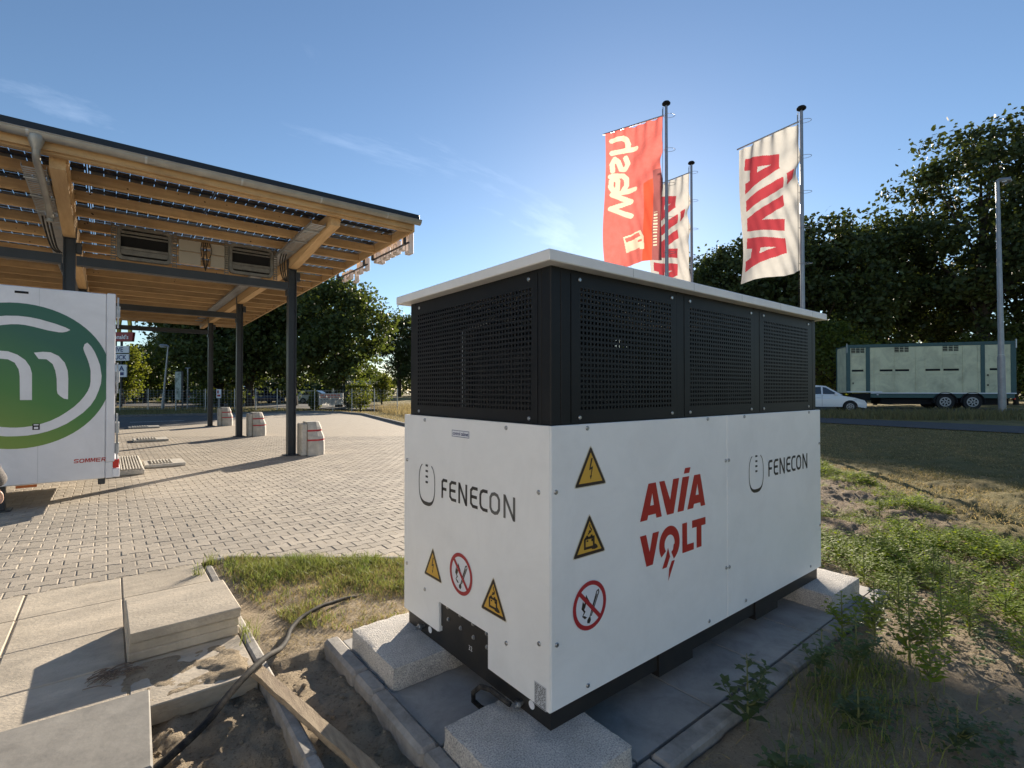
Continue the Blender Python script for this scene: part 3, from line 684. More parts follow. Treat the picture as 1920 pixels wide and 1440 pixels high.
# black perforated upper half
ZU0, ZU1 = ZW1-.001, ZL0
ux0, ux1, uy0, uy1 = X0+.022, X1-.028, Y0+.020, Y1-.035
posts = [(ux0, uy0), (ux1-.06, uy0), (ux0, uy1-.06), (ux1-.06, uy1-.06)]
PW = .06
for x, y in posts:
    p = MB(); p.cbox(x, x+PW, y, y+PW, ZU0, ZU1, .004); obj('corner_post', p, M['black'], cab)
rail = MB()
for z0, z1 in ((ZU1-.055, ZU1-.001), (ZU0+.002, ZU0+.035)):
    rail.box(ux0+PW, ux1-PW, uy0+.004, uy0+.05, z0, z1); rail.box(ux0+PW, ux1-PW, uy1-.05, uy1-.004, z0, z1)
    rail.box(ux0+.004, ux0+.05, uy0+PW, uy1-PW, z0, z1); rail.box(ux1-.05, ux1-.004, uy0+PW, uy1-PW, z0, z1)
obj('rail', rail, M['black'], cab)
def perf(w_, h_, ml, mr, mb_, mt, pitch=.0242, hole=.0135):
    mb = MB(); nc = int((w_-ml-mr)/pitch); nr_ = int((h_-mb_-mt)/pitch)
    ax = ml + ((w_-ml-mr)-nc*pitch)/2; ay = mb_ + ((h_-mb_-mt)-nr_*pitch)/2
    fr = lambda u, v, w: (u, v, w)
    U = [0, ax, ax+nc*pitch, w_]; Vv = [0, ay, ay+nr_*pitch, h_]
    for i in range(3):
        for j in range(3):
            if (i, j) == (1, 1): continue
            mb.add([(U[i],Vv[j],0),(U[i+1],Vv[j],0),(U[i+1],Vv[j+1],0),(U[i],Vv[j+1],0)], [(0,1,2,3)])
    q_ = (pitch-hole)/2; d_ = -.004
    for i in range(nc):
        for j in range(nr_):
            x, y = ax+i*pitch, ay+j*pitch
            o_ = [(x,y,0),(x+pitch,y,0),(x+pitch,y+pitch,0),(x,y+pitch,0)]; n_ = [(x+q_,y+q_,0),(x+pitch-q_,y+q_,0),(x+pitch-q_,y+pitch-q_,0),(x+q_,y+pitch-q_,0)]
            mb.add(o_+n_+[(a, c_, d_) for a, c_, _ in n_], [(0,1,5,4),(1,2,6,5),(2,3,7,6),(3,0,4,7),(4,5,9,8),(5,6,10,9),(6,7,11,10),(7,4,8,11)])
    mb.add([(0,0,0),(w_,0,0),(w_,h_,0),(0,h_,0),(0,0,-.012),(w_,0,-.012),(w_,h_,-.012),(0,h_,-.012)], [(0,4,5,1),(1,5,6,2),(2,6,7,3),(3,7,4,0)])
    return mb
pz0, pz1 = ZU0+.008, ZU1-.018
wide = perf(1.137, pz1-pz0, .035, .035, .040, .045)
m_ = MB(); m_._merge(wide); m_.v = [(ux0-.001-c_, Y1-(.089+a), pz0+b_) for a, b_, c_ in m_.v]; pe = obj('perforated_panel', m_, M['black'], cab)
for u, v in [(.147,2.055),(1.168,2.055),(.147,1.432),(1.17,1.432)]: put(screw_me, 'screw', (ux0-.001, Y1-u, v), 'L', pe, .9)
panR = [(.145,.948),(1.022,1.818),(1.890,2.700)]
for a, c_ in panR:
    w_ = perf(c_-a, pz1-pz0, .045, .040, .045, .045)
    m_ = MB(); m_._merge(w_); m_.v = [(X0+a+p, uy0-.001-t, pz0+q_) for p, q_, t in m_.v]; o = obj('perforated_panel', m_, M['black'], cab)
    for u in (a+.052, c_-.045):
        for v in (2.052, 1.436): put(screw_me, 'screw', (X0+u, uy0-.001, v), 'R', o, .9)
    if a > 1.5: m_ = MB(); m_._merge(w_); m_.v = [(X0+c_-(p), uy1+.001+t, pz0+q_) for p, q_, t in m_.v]; obj('perforated_panel', m_, M['black'], cab)
    else: m_ = MB(); m_.cbox(X0+a, X0+c_, uy1-.01, uy1+.001, pz0, pz1, .002); obj('rear_plate', m_, M['black'], cab)
for a, c_ in ((.0825,.143),(.950,1.020),(1.820,1.888),(2.702,2.729)):
    p = MB(); p.cbox(X0+a, X0+c_, uy0+.0005, uy0+.03, ZU0+.002, ZU1-.003, .002); obj('mullion', p, M['black'], cab)
for a, c_ in ((Y1-.0885, uy1-PW-.0005), (uy0+PW+.0005, Y1-1.2265)):
    p = MB(); p.cbox(ux0+.0005, ux0+.03, min(a, c_), max(a, c_), ZU0+.002, ZU1-.003, .002); obj('mullion', p, M['black'], cab)
for a, c_ in ((.0825,.144),(.949,1.021),(1.819,1.889),(2.701,2.729)):
    p = MB(); p.cbox(X0+a, X0+c_, uy1-.03, uy1-.0005, ZU0+.002, ZU1-.003, .002); obj('mullion', p, M['black'], cab)
p = MB(); p.cbox(ux1-.004, ux1, uy0+PW, uy1-PW, ZU0+.03, ZU1-.05, .001); obj('end_plate', p, M['black'], cab)
for (a, b_, c_, d_, z0, z1) in [(.30,1.05,.35,1.0,ZW1,1.80),(1.25,1.75,.25,.95,ZW1,1.72),(2.0,2.45,.30,.8,ZW1,1.62)]:
    p = MB(); p.cbox(X0+a, X0+b_, Y0+c_, Y0+d_, z0, z1, .01); obj('inner_unit', p, M['inner'], cab)
p = MB(); p.tube([(X0+.16,Y0+.9,ZW1),(X0+.16,Y0+.9,1.9),(X0+.3,Y0+.8,1.97),(X0+1.0,Y0+.8,1.97)], .018, 8); obj('conduit', p, M['galv'], cab)
p = MB(); p.cbox(X0-.042, X1+.030, Y0-.042, Y1+.038, ZL0, ZL1, .004); lid = obj('lid', p, M['lid'], cab)
for i in range(5):
    p = MB(); xx = X0+.5+i*.52; p.box(xx, xx+.0012, Y0-.0425, Y0-.0421, ZL0+.004, ZL1-.004); obj('lid_seam', p, M['logo_g'], lid)

# granite supports
def granite(name, x0, x1, y0, y1, label):
    mb = MB(); nx_, ny_, nz_2 = 22, 22, 5; z0, z1 = -0.001, ZB
    rn = random.Random(int(x0*1000+y0*77)); idx = {}; vs = []
    def vid(i, j, k):
        if (i, j, k) in idx: return idx[(i, j, k)]
        p = Vector((x0+(x1-x0)*i/nx_, y0+(y1-y0)*j/ny_, z0+(z1-z0)*k/nz_2))
        ed = (i in (0, nx_)) + (j in (0, ny_)) + (k == nz_2)
        nn = noise.fractal(p*14, .8, 2, 3)
        if i == 0: p.x += .006*nn + (.006 if ed > 1 else 0)
        if i == nx_: p.x -= .006*nn + (.006 if ed > 1 else 0)
        if j == 0: p.y += .006*nn + (.006 if ed > 1 else 0)
        if j == ny_: p.y -= .006*nn + (.006 if ed > 1 else 0)
        if k == nz_2 and ed > 1: p.z -= .005+.003*nn
        idx[(i, j, k)] = len(vs); vs.append(p); return idx[(i, j, k)]
    fs = []
    for i in range(nx_):
        for j in range(ny_):
            fs.append((vid(i,j,nz_2), vid(i+1,j,nz_2), vid(i+1,j+1,nz_2), vid(i,j+1,nz_2))); fs.append((vid(i,j,0), vid(i,j+1,0), vid(i+1,j+1,0), vid(i+1,j,0)))
    for k in range(nz_2):
        for i in range(nx_): fs.append((vid(i,0,k), vid(i+1,0,k), vid(i+1,0,k+1), vid(i,0,k+1))); fs.append((vid(i,ny_,k), vid(i,ny_,k+1), vid(i+1,ny_,k+1), vid(i+1,ny_,k)))
        for j in range(ny_): fs.append((vid(0,j,k), vid(0,j,k+1), vid(0,j+1,k+1), vid(0,j+1,k))); fs.append((vid(nx_,j,k), vid(nx_,j+1,k), vid(nx_,j+1,k+1), vid(nx_,j,k+1)))
    mb.add(vs, fs); tag(obj('granite_block', mb, M['granite'], None, True), label, 'stone block', 'granite blocks under the cabinet')
granite('b', 1.155, 1.71, 2.43, 3.005, 'rough grey granite block under the cabinet corner beside the grass')
granite('b', 1.130, 1.675, 1.305, 1.895, 'rough grey granite block under the cabinet corner with the type plate')
granite('b', 3.955, 4.515, 1.375, 1.93, 'rough grey granite block under the cabinet corner beside the weeds')
granite('b', 3.965, 4.515, 2.43, 3.0, 'rough grey granite block under the hidden rear cabinet corner')
# short black cable from the earthing bolt down to the pad
c_ = Vector(FL(1.10,.150,.03)); cb = MB()
pts = [c_ + Vector(d) for d in ((0,0,0),(-.015,.05,.012),(-.022,.12,.02),(-.03,.19,.005),(-.04,.235,-.04),(-.03,.25,-.09),(.0,.235,-.125),(.03,.20,-.138))]
cb.tube(pts, .012, 8); tag(obj('earth_cable', cb, M['rubber'], None, True), 'short black cable looping from the cabinet base to the pad', 'cable')

# ------------------------------------------------------------------ slabs, plank, hose, sand
def slab_thing(x, y, z, sx, sy, h_, rz, mt, label, grp=None):
    mb = MB(); mb.cbox(-sx/2, sx/2, -sy/2, sy/2, 0, h_, .006); chip(mb, int(x*991+z*7919), .003); me = mb.mesh('paving_slab', mt)
    o = link('paving_slab', me, None, (x, y, z), (0, 0, rz)); tag(o, label, 'slab', grp)
SG = 'loose paving slabs'
slab_thing(.376, 3.925, 0.000, .565, .600, .054, .008, M['terrace'], 'lowest of three sandy slabs stacked on the terrace', SG)
slab_thing(.378, 3.925, 0.0545, .565, .600, .054, .004, M['terrace'], 'middle of three sandy slabs stacked on the terrace', SG)
slab_thing(.384, 3.922, 0.109, .572, .612, .060, .012, M['terrace'], 'topmost of three sandy slabs stacked on the terrace', SG)
slab_thing(-.135, 2.70, 0.0005, .57, .60, .054, -.02, M['darkslab'], 'smooth grey slab under another grey slab at the edge of the sand pit', SG)
slab_thing(-.137, 2.725, 0.055, .585, .62, .055, -.035, M['darkslab'], 'smooth grey slab lying on another grey slab beside the hose', SG)
# plank across the edging, tipped slightly
a, b_ = Vector((.632,3.09,.012)), Vector((.865,1.93,-.028)); ax = (b_-a).normalized(); sd_ = ax.cross(Vector((0,0,1))).normalized(); up_ = sd_.cross(ax)
pk = MB(); n = 14
for i in range(n+1):
    p = a+(b_-a)*i/n; w_ = .030+.002*math.sin(i*2.1); hh = .032+.0015*math.sin(i*1.3)
    for sx_, sz_ in ((-1,0),(1,0),(1,1),(-1,1)): pk.v.append(tuple(p+sd_*w_*sx_+up_*hh*sz_))
for i in range(n):
    for k in range(4): pk.f.append((i*4+k, i*4+(k+1) % 4, (i+1)*4+(k+1) % 4, (i+1)*4+k)); pk.m.append(0)
pk.f += [(3,2,1,0), (n*4,n*4+1,n*4+2,n*4+3)]; pk.m += [0,0]
tag(obj('wooden_plank', pk, M['plank']), 'weathered wooden batten lying from the terrace edge towards the granite block', 'plank')
hp = [(-.05,2.50,-.085),(.155,2.64,-.06),(.352,2.74,.0),(.50,2.87,.055),(.60,2.965,.075),(.70,3.08,.065),(.802,3.20,.03),(.87,3.32,.018),(.927,3.45,.015),(1.03,3.57,.02),(1.182,3.664,.02),(1.30,3.72,.004),(1.418,3.765,-.010),(1.56,3.80,-.045)]
def smooth_path(P, k=5):
    P = [Vector(p) for p in P]; out = []
    for i in range(len(P)-1):
        p0, p1, p2, p3 = P[max(i-1,0)], P[i], P[i+1], P[min(i+2,len(P)-1)]
        for j in range(k):
            t = j/k; out.append(.5*((2*p1)+(p2-p0)*t+(2*p0-5*p1+4*p2-p3)*t*t+(3*p1-p0-3*p2+p3)*t*t*t))
    return out+[P[-1]]
hs = MB(); _hp = smooth_path(hp); hs.tube(_hp, [.0195-.0075*i/(len(_hp)-1) for i in range(len(_hp))], 12); tag(obj('hose', hs, M['rubber'], None, True), 'dusty black cable conduit snaking from the sand pit into the grass', 'hose')
cd = MB(); cd.tube(smooth_path([(1.60,1.20,.03),(1.72,1.14,.035),(1.85,1.05,.02),(1.95,.9,-.03)]), .014, 8); tag(obj('cable', cd, M['rubber'], None, True), 'black cable end on the soil beside the edging in front of the cabinet', 'cable')
# loose sand spread over the terrace slab by the pit
n = 60; px_, py_ = np.meshgrid(np.linspace(.02,.66,n), np.linspace(3.072,3.62,n)); f1 = nfield(px_, py_, 9, 2.2, 4); f2 = nfield(px_, py_, 3, 5.2, 2)
hz_ = -.001 + .014*f1 + .016*f2 + .020*sst(.25,.6,px_)*sst(3.6,3.2,py_); hz_ -= .03*(1-sst(.0,.12,np.minimum(np.minimum(px_-.02,.66-px_),np.minimum(py_-3.072,3.62-py_))*1.6))
ii = np.arange(n*n).reshape(n, n); ff = np.stack([ii[:-1,:-1], ii[:-1,1:], ii[1:,1:], ii[1:,:-1]], -1).reshape(-1,4)
tag(np_obj('spilled_sand', np.stack([px_,py_,hz_],-1).reshape(-1,3), ff, gm, smooth=True), 'loose sand spilled over the terrace slab beside the pit', 'sand', kind='stuff')
rt = MB(); rn = random.Random(5)
for i in range(46):
    c0 = Vector((.02+rn.gauss(0,.045), 3.50+rn.gauss(0,.03), .008+rn.random()*.018)); a_ = rn.uniform(-.5,.7); l = rn.uniform(.05,.13); bnd = rn.uniform(-.9,.9)
    pts = [c0 + Vector((math.cos(a_+bnd*t)*l*(t-.5), math.sin(a_+bnd*t)*l*(t-.5), .012*math.sin(t*3.1))) for t in (0,.25,.5,.75,1)]
    rt.tube(pts, .0022, 4)
tag(obj('dry_roots', rt, mat('dry_root', (.16,.12,.09), rough=.9)), 'tangle of dry brown roots on the shaded terrace slab', 'roots')
M['ventgrey'] = mat('dull_vent_metal', (.20,.19,.17), (.13,.125,.115), scale=9, rough=.5, metal=.5)

# ------------------------------------------------------------------ timber charging canopy
can = thing('timber_canopy', 'timber and steel canopy roofed with dark see-through solar panels', 'canopy', (1.4,18.0,0))
CX = [3.40,-0.60,-4.60]; CY = [12.70,18.85,25.0]
def zr(y): return -0.016*(y-9.6)
pst = MB(); hw = .09
pst.box(-hw,hw,-hw,-hw+.016,0,4.43); pst.box(-hw,hw,hw-.016,hw,0,4.43); pst.box(-.006,.006,-hw+.016,hw-.016,0,4.43)
pst_me = pst.mesh('post', M['steel'])
bpm = MB(); bpm.cbox(-.16,.16,-.16,.16,.001,.022,.003); bp_me = bpm.mesh('base_plate', M['steel'])
brs = []
for nm_, q_ in (('beam_bracket', (-.12,-.092,-.11,.11,3.80,3.93,.004)), ('head_plate', (-.10,.10,-.075,.075,4.431,4.66,.004)), ('junction_box', (.092,.18,-.06,.06,4.16,4.36,.006))):
    m_ = MB(); m_.cbox(*q_); brs.append((nm_, m_.mesh(nm_, M['steel'])))
for x in CX:
    for y in CY:
        p = link('post', pst_me, can, (x, y, zr(y)*1.0 if False else 0)); p.rotation_euler = (0, 0, R(90))
        link('base_plate', bp_me, p, (0,0,0)); [link(nm_, me_, p, (0,0,0), (0,0,R(-90))) for nm_, me_ in brs]
for y in CY:
    for a, b_ in zip(CX[1:], CX[:-1]):
        m_ = MB(); m_.box(a+.10,b_-.10,y-.09,y+.09,4.085,4.10); m_.box(a+.10,b_-.10,y-.09,y+.09,3.93,3.945); m_.box(a+.10,b_-.10,y-.09,y-.075,3.945,4.085); o = obj('steel_beam', m_, M['steel'], can)
for x in CX:                                                  # glulam main beams, thinner towards the eave
    prof = [(9.72,4.98+zr(9.72)),(9.72,4.73),(10.5,4.66),(11.6,4.53),(12.4,4.44),(13.1,4.43),(18.85,4.43),(27.6,4.43),(27.6,4.98+zr(27.6))]
    m_ = MB(); m_.prism(prof, lambda u, v, w, x=x: (x+w, u, v), -.09, .09); obj('main_beam', m_, M['woodb'], can)
    m_ = MB(); m_.prism([(9.75,4.84),(11.0,4.72),(11.9,4.70),(11.9,4.95),(9.75,4.97)], lambda u, v, w, x=x: (x+w, u, v), .0905, .115); obj('side_plate', m_, M['woodb'], can)
pur = MB(); pur.cbox(-9.0, 4.93, -.055, .055, 0, .165, .004)
pur_me = pur.mesh('purlin', M['wood'])
kn = MB(); kn.lathe([(.014,0),(.010,-.0008)], 7, axis='y'); kn_me = kn.mesh('knot', M['knot'])
y = 9.60; k = 0; purl = []
while y < 27.7:
    o = link('purlin', pur_me, can, (0, y, 4.868+zr(y))); purl.append(o)
    y += .95; k += 1
rn = random.Random(11)
for o in purl[:10]:
    for q_ in range(8):
        kk = link('knot', kn_me, o, (rn.uniform(-1.6,4.7), -.0555, rn.uniform(.03,.14))); s_ = rn.uniform(.5,1.3); kk.scale = (s_, 1, s_*.8)
m_ = MB(); m_.prism([(9.5,4.86+zr(9.5)),(27.75,4.86+zr(27.75)),(27.75,5.06+zr(27.75)),(9.5,5.06+zr(9.5))], lambda u, v, w: (4.93+w, u, v), .001, .045); obj('verge_board', m_, M['woodb'], can)
m_ = MB(); m_.cbox(-9, 4.929, 9.50, 9.54, 4.90, 5.05, .004); obj('fascia_board', m_, M['wood'], can)
# glass solar modules: opaque cells in clear glass, sky showing between them
pvw, pvh, nc, nr_ = 1.74, 1.035, 10, 6
cell = MB(); cw, chh = (pvw-.06)/nc, (pvh-.05)/nr_; gp = .0085
for i in range(nc):
    for j in range(nr_): 
        x, y = .03+i*cw, .025+j*chh; cell.add([(x+gp/2,y+gp/2,.006),(x+cw-gp/2,y+gp/2,.006),(x+cw-gp/2,y+chh-gp/2,.006),(x+gp/2,y+chh-gp/2,.006)], [(0,1,2,3)])
cell_me = cell.mesh('cells', M['pv'])
gl = MB(); gl.add([(0,0,.010),(pvw,0,.010),(pvw,pvh,.010),(0,pvh,.010)], [(0,1,2,3)]); gl_me = gl.mesh('solar_panel', M['glass'])
fr_ = MB(); 
for a, b_, c_, d_ in ((0,pvw,0,.02),(0,pvw,pvh-.02,pvh),(0,.02,.02,pvh-.02),(pvw-.02,pvw,.02,pvh-.02)): fr_.box(a,b_,c_,d_,0,.035)
fr_me = fr_.mesh('frame', M['pvf'])
for i in range(8):
    for j in range(17):
        x = 4.97-(i+1)*1.752; yy = 9.42+j*1.06
        g = link('solar_panel', gl_me, can, (x, yy, 5.075+zr(yy)), (-.016,0,0))
        for nm, me in (('cell_grid', cell_me), ('frame', fr_me)):
            c_ = bpy.data.objects.new(nm, me); col.objects.link(c_); c_.parent = g
eg = MB(); eg.cbox(-9.1, 5.02, 9.365, 9.415, 5.10, 5.19, .006); obj('roof_edge', eg, M['pvf'], can)
gut = MB(); gx0, gx1 = -9.1, 5.06; n = 10
for x in (gx0, gx1):
    for k in range(n+1):
        w = math.pi + math.pi*k/n; gut.v.append((x, 9.42+.082*math.cos(w), 5.075+.085*math.sin(w)))
for k in range(n): gut.f.append((k, k+1, n+2+k, n+1+k)); gut.m.append(0)
gut.f.append(tuple(range(n+1, 2*n+2))); gut.m.append(0)
gut.tube([(gx0,9.335,5.078),(gx1,9.335,5.078)], .010, 6)
g = obj('gutter', gut, M['zinc'], can, True)
for i in range(9):
    x = 4.3-i*1.3; s_ = MB(); 
    for k in range(n+1):
        w = math.pi+math.pi*k/n
        for xx in (x, x+.03): s_.v.append((xx, 9.42+.0845*math.cos(w), 5.075+.0875*math.sin(w)))
    for k in range(n): s_.f.append((2*k,2*k+1,2*k+3,2*k+2)); s_.m.append(0)
    obj('gutter_joint', s_, M['galv'], g)
dp = MB(); dp.lathe([(.045,-.14),(.052,-.12),(.085,-.02),(.09,0),(.09,.05)], 14, c=(-.80,9.42,4.98)); dp.tube(smooth_path([(-.80,9.42,4.86),(-.80,9.50,4.72),(-.79,9.9,4.66),(-.78,10.9,4.52),(-.78,11.25,4.44),(-.78,11.3,4.36)], 4), .045, 12); dp.lathe([(.054,-.02),(.054,.02)], 12, c=(-.78,11.3,4.37))
obj('downpipe', dp, M['zinc'], can, True)
for x in (3.40, -.6):                                        # cable tray beside each main beam
    m_ = MB(); xa, xb = x-.40, x-.13
    def tz(y): return 4.74 - .035*(y-9.8) if y < 12.5 else 4.645-.0*(y)
    Y_ = [9.9, 12.5, 26.5]
    for a, b_ in zip(Y_[:-1], Y_[1:]):
        for xx, dx in ((xa, .004), (xb, .004)):
            m_.add([(xx,a,tz(a)),(xx+dx,a,tz(a)),(xx+dx,a,tz(a)+.06),(xx,a,tz(a)+.06),(xx,b_,tz(b_)),(xx+dx,b_,tz(b_)),(xx+dx,b_,tz(b_)+.06),(xx,b_,tz(b_)+.06)], [(0,1,5,4),(1,2,6,5),(2,3,7,6),(3,0,4,7),(0,3,2,1),(4,5,6,7)])
        yy = a
        while yy < b_: m_.box(xa+.004, xb, yy, yy+.055, tz(yy)+.001, tz(yy)+.004); yy += .085
    tr = obj('cable_tray', m_, M['galv'], can)
    for yy in (10.3, 11.1, 11.9):
        q_ = MB(); q_.box(xa-.012, xb+.012, yy, yy+.03, tz(yy)-.02, tz(yy)-.002); obj('tray_support', q_, M['galv'], tr)
    m_ = MB()
    for k in range(3): m_.tube(smooth_path([(x-.35+k*.05,12.2,tz(12.2)+.02),(x-.33+k*.05,12.45,4.5),(x-.25+k*.04,12.55,4.2),(x-.16+k*.03,12.58,4.11)], 4), .014, 6)
    obj('cable', m_, M['rubber'], can, True)
# channel letters on two rails along the verge, seen from behind
SL = 'letters of the illuminated sign'
ls = thing('canopy_sign', 'row of pale channel letters on rails along the canopy verge', 'sign', (5.15,12.4,4.3))
for a, b_ in ((9.95,11.9),(12.2,14.3)):
    m_ = MB(); m_.box(5.06,5.09,a,b_,4.755+zr(a),4.785+zr(a)); m_.box(5.0,5.06,a+.1,a+.13,4.74+zr(a),4.95+zr(a)); m_.box(5.0,5.06,b_-.13,b_-.1,4.74+zr(a),4.95+zr(a)); obj('rail', m_, M['steel'], ls)
lets = [(9.98,.16,-.05,.46),(10.30,.17,.10,.28),(10.58,.17,.08,.30),(10.86,.17,.08,.30),(11.14,.17,.08,.30),(11.42,.17,.04,.34),(11.70,.12,.12,.34),(12.35,.2,.06,.32),(12.75,.17,.06,.30),(13.05,.17,-.12,.30),(13.45,.2,.06,.24),(13.85,.2,.06,.24)]
for i, (yy, w_, z0, hh) in enumerate(lets):
    m_ = MB(); zz = 4.60+zr(yy)+z0
    m_.cbox(5.095,5.205,yy,yy+.045,zz,zz+hh,.004); m_.cbox(5.095,5.205,yy+.0455,yy+w_,zz,zz+.06,.004)
    if i % 3 != 1: m_.cbox(5.095,5.205,yy+.0455,yy+w_,zz+hh-.06,zz+hh,.004)
    if i % 2 == 0: m_.cbox(5.095,5.205,yy+w_+.0005,yy+w_+.045,zz,zz+hh,.004)
    obj('channel_letter', m_, M['letter'], ls)
# equipment hung on the first cross beam: two framed vent units and pale junction panels
def rrect(cx, cz, w_, h_, r_):
    pts = []
    for sx_, sz_, a0 in ((1,1,0),(-1,1,90),(-1,-1,180),(1,-1,270)):
        for k in range(4):
            a = R(a0+30*k); pts.append((cx+sx_*(w_/2-r_)+r_*math.cos(a), cz+sz_*(h_/2-r_)+r_*math.sin(a)))
    return pts
def vent(cx, label):
    t_ = thing('display_frame', label, 'frame', (cx,12.62,4.10), 'framed units hung on the canopy cross beam')
    fr = lambda u, v, w: (u, 12.60-w, v)
    m_ = MB(); o_, i_ = rrect(cx,4.47,.90,.66,.09), rrect(cx,4.47,.78,.54,.06)
    m_.flat([o_, i_], fr, .06); n = len(o_)
    m_.add([fr(u,v,.06) for u,v in o_]+[fr(u,v,-.04) for u,v in o_], [(k,(k+1)%n,n+(k+1)%n,n+k) for k in range(n)]); m_.add([fr(u,v,.06) for u,v in i_]+[fr(u,v,-.04) for u,v in i_], [(k,(k+1)%n,n+(k+1)%n,n+k) for k in range(n)])
    obj('rim', m_, M['ventgrey'], t_)
    m_ = MB(); m_.box(cx-.42,cx+.42,12.61,12.64,4.17,4.77); obj('back_plate', m_, M['dark'], t_)
    for zz, hh in ((4.66,.05),(4.60,.03),(4.345,.05),(4.24,.10)):
        m_ = MB(); m_.cbox(cx-.388,cx+.388,12.555,12.575,zz,zz+hh,.004); obj('slat', m_, M['ventgrey'], t_)
    for sx_ in (-.50,.50):
        m_ = MB()
        for k in range(14): m_.box(cx+sx_-.03,cx+sx_+.03,12.56,12.575,4.12+k*.05,4.145+k*.05)
        m_.box(cx+sx_-.04,cx+sx_-.03,12.55,12.58,4.10,4.84); m_.box(cx+sx_+.03,cx+sx_+.04,12.55,12.58,4.10,4.84); obj('perforated_rail', m_, M['ventgrey'], t_)
vent(0.55, 'galvanised vent frame hung next to the beam with the downpipe')
vent(2.50, 'galvanised vent frame hung next to the bare post and cable tray')
jp = thing('junction_panel', 'pale flat equipment panels with cables between two vent frames', 'panel', (1.55,12.62,4.2))
for a, b_ in ((1.12,1.52),(1.70,2.05)):
    for z0, z1 in ((4.22,4.47),(4.49,4.72)):
        m_ = MB(); m_.cbox(a,b_,12.56,12.62,z0,z1,.006); obj('panel', m_, mat('panel_beige', (.30,.27,.22), rough=.5) if 'panel_beige' not in bpy.data.materials else bpy.data.materials['panel_beige'], jp)
m_ = MB(); rn = random.Random(3)
for k in range(6): x = 1.54+k*.025; m_.tube(smooth_path([(x,12.56,4.72),(x+rn.uniform(-.05,.05),12.53,4.55),(x+rn.uniform(-.04,.04),12.53,4.35),(1.60,12.55,4.11)],4), .008, 5)
obj('cable', m_, M['rubber'], jp)

# ------------------------------------------------------------------ concrete post guards
def guard(x, y, label):
    t_ = thing('post_guard', label, 'bollard', (x, y, 0), 'concrete guards in front of the canopy posts')
    def ring(f, z): 
        a, b_, c_ = .18*f, .25*f, .14*f
        g_ = .5+.5*f
        return [(x-.20, y+.25*g_, z), (x-.20, y-.25*g_, z), (x+.02*f, y-.27*f-.02, z), (x+a, y-.18*f, z), (x+b_, y-.04*f, z), (x+b_, y+.06*f, z), (x+a, y+.18*f, z), (x+.02*f, y+.27*f+.01, z)]
    def tier(levels, nm, mt):
        m_ = MB()
        for f, z in levels: m_.v += ring(f, z)
        for i in range(len(levels)-1):
            for k in range(8): m_.f.append((i*8+k, i*8+(k+1)%8, (i+1)*8+(k+1)%8, (i+1)*8+k)); m_.m.append(0)
        m_.f += [tuple(reversed(range(8))), tuple(range((len(levels)-1)*8, len(levels)*8))]; m_.m += [0,0]
        return obj(nm, m_, mt, t_)
    tier([(1.0,0),(1.02,.10),(1.0,.33),(.96,.345)], 'lower_block', M['concrete']); tier([(.975,.3455),(.975,.385)], 'red_band', M['red'])
    tier([(.99,.386),(.93,.45),(.74,.565),(.70,.57)], 'shoulder', M['concrete']); tier([(.73,.5705),(.73,.61)], 'red_band', M['red']); tier([(.745,.611),(.70,.66),(.48,.79),(.40,.80)], 'cap', M['concrete'])
    m_ = MB(); m_.cbox(x-.33, x-.202, y-.2, y+.2, 0, .76, .02); obj('rear_block', m_, M['concrete'], t_)
guard(3.88, 12.55, 'concrete post guard with red bands, beside the post next to the cabinet')
guard(3.98, 18.85, 'concrete post guard with red bands, beside the middle canopy post')
guard(4.02, 25.0, 'concrete post guard with red bands, beside the rear canopy post at the road')
# wheel stops and ribbed ramp
def wheelstop(x0, x1, y0, y1, label):
    t_ = thing('wheel_stop', label, 'wheel stop', ((x0+x1)/2,(y0+y1)/2,0), 'slotted concrete wheel stops under the canopy')
    m_ = MB(); m_.cbox(x0,x1,y0,y1,.001,.065,.015); o = obj('block', m_, M['concrete'], t_)
    n = 7; w_ = (x1-x0)*.55/n
    for i in range(n): r_ = MB(); xa = x0+.12+i*w_; r_.cbox(xa, xa+w_*.5, y0+.1, y1-.1, .0655, .085, .006); obj('rib', r_, M['concrete'], t_)
wheelstop(.56,1.26,12.35,13.2,'slotted concrete wheel stop beside the ribbed ramp')
wheelstop(.58,1.45,18.6,19.5,'slotted concrete wheel stop at the middle row of posts')
wheelstop(.62,1.66,25.2,26.0,'slotted concrete wheel stop beside the asphalt road')
t_ = thing('ramp_plate', 'ribbed light ramp plate lying behind the truck box', 'ramp', (.3,12.7,0))
m_ = MB(); m_.cbox(.12,.53,11.55,14.0,.005,.09,.01); obj('deck', m_, M['concrete'], t_)
for i in range(9): r_ = MB(); xa = .135+i*.044; r_.cbox(xa, xa+.022, 11.57, 13.98, .0905, .115, .004); obj('rib', r_, M['concrete'], t_)

# ------------------------------------------------------------------ truck box with the round green emblem
TY, TXR = 9.0, 0.07
tk = thing('box_trailer', 'white box trailer with big round green emblem parked under the canopy', 'trailer', (-3,10.2,0))
m_ = MB(); m_.cbox(-7.6, TXR-.10, TY, TY+2.48, .335, 2.895, .012); body = obj('box_body', m_, M['boxw'], tk)
m_ = MB(); m_.cbox(TXR-.0985, TXR, TY-.012, TY+2.49, .56, 2.905, .01); obj('corner_frame', m_, M['boxw'], tk)
m_ = MB(); m_.cbox(TXR-.0985, TXR-.02, TY-.004, TY+2.48, .335, .558, .006); obj('rear_sill', m_, M['boxw'], tk)
for x in (-.72,-2.0,-3.3,-4.6): m_ = MB(); m_.box(x, x+.006, TY-.0015, TY-.0001, .35, 2.88); obj('panel_seam', m_, M['plate'], body)
m_ = MB(); m_.box(-.95,-.82,TY-.003,TY-.0001,2.80,2.83); obj('top_marker', m_, M['dark'], body)
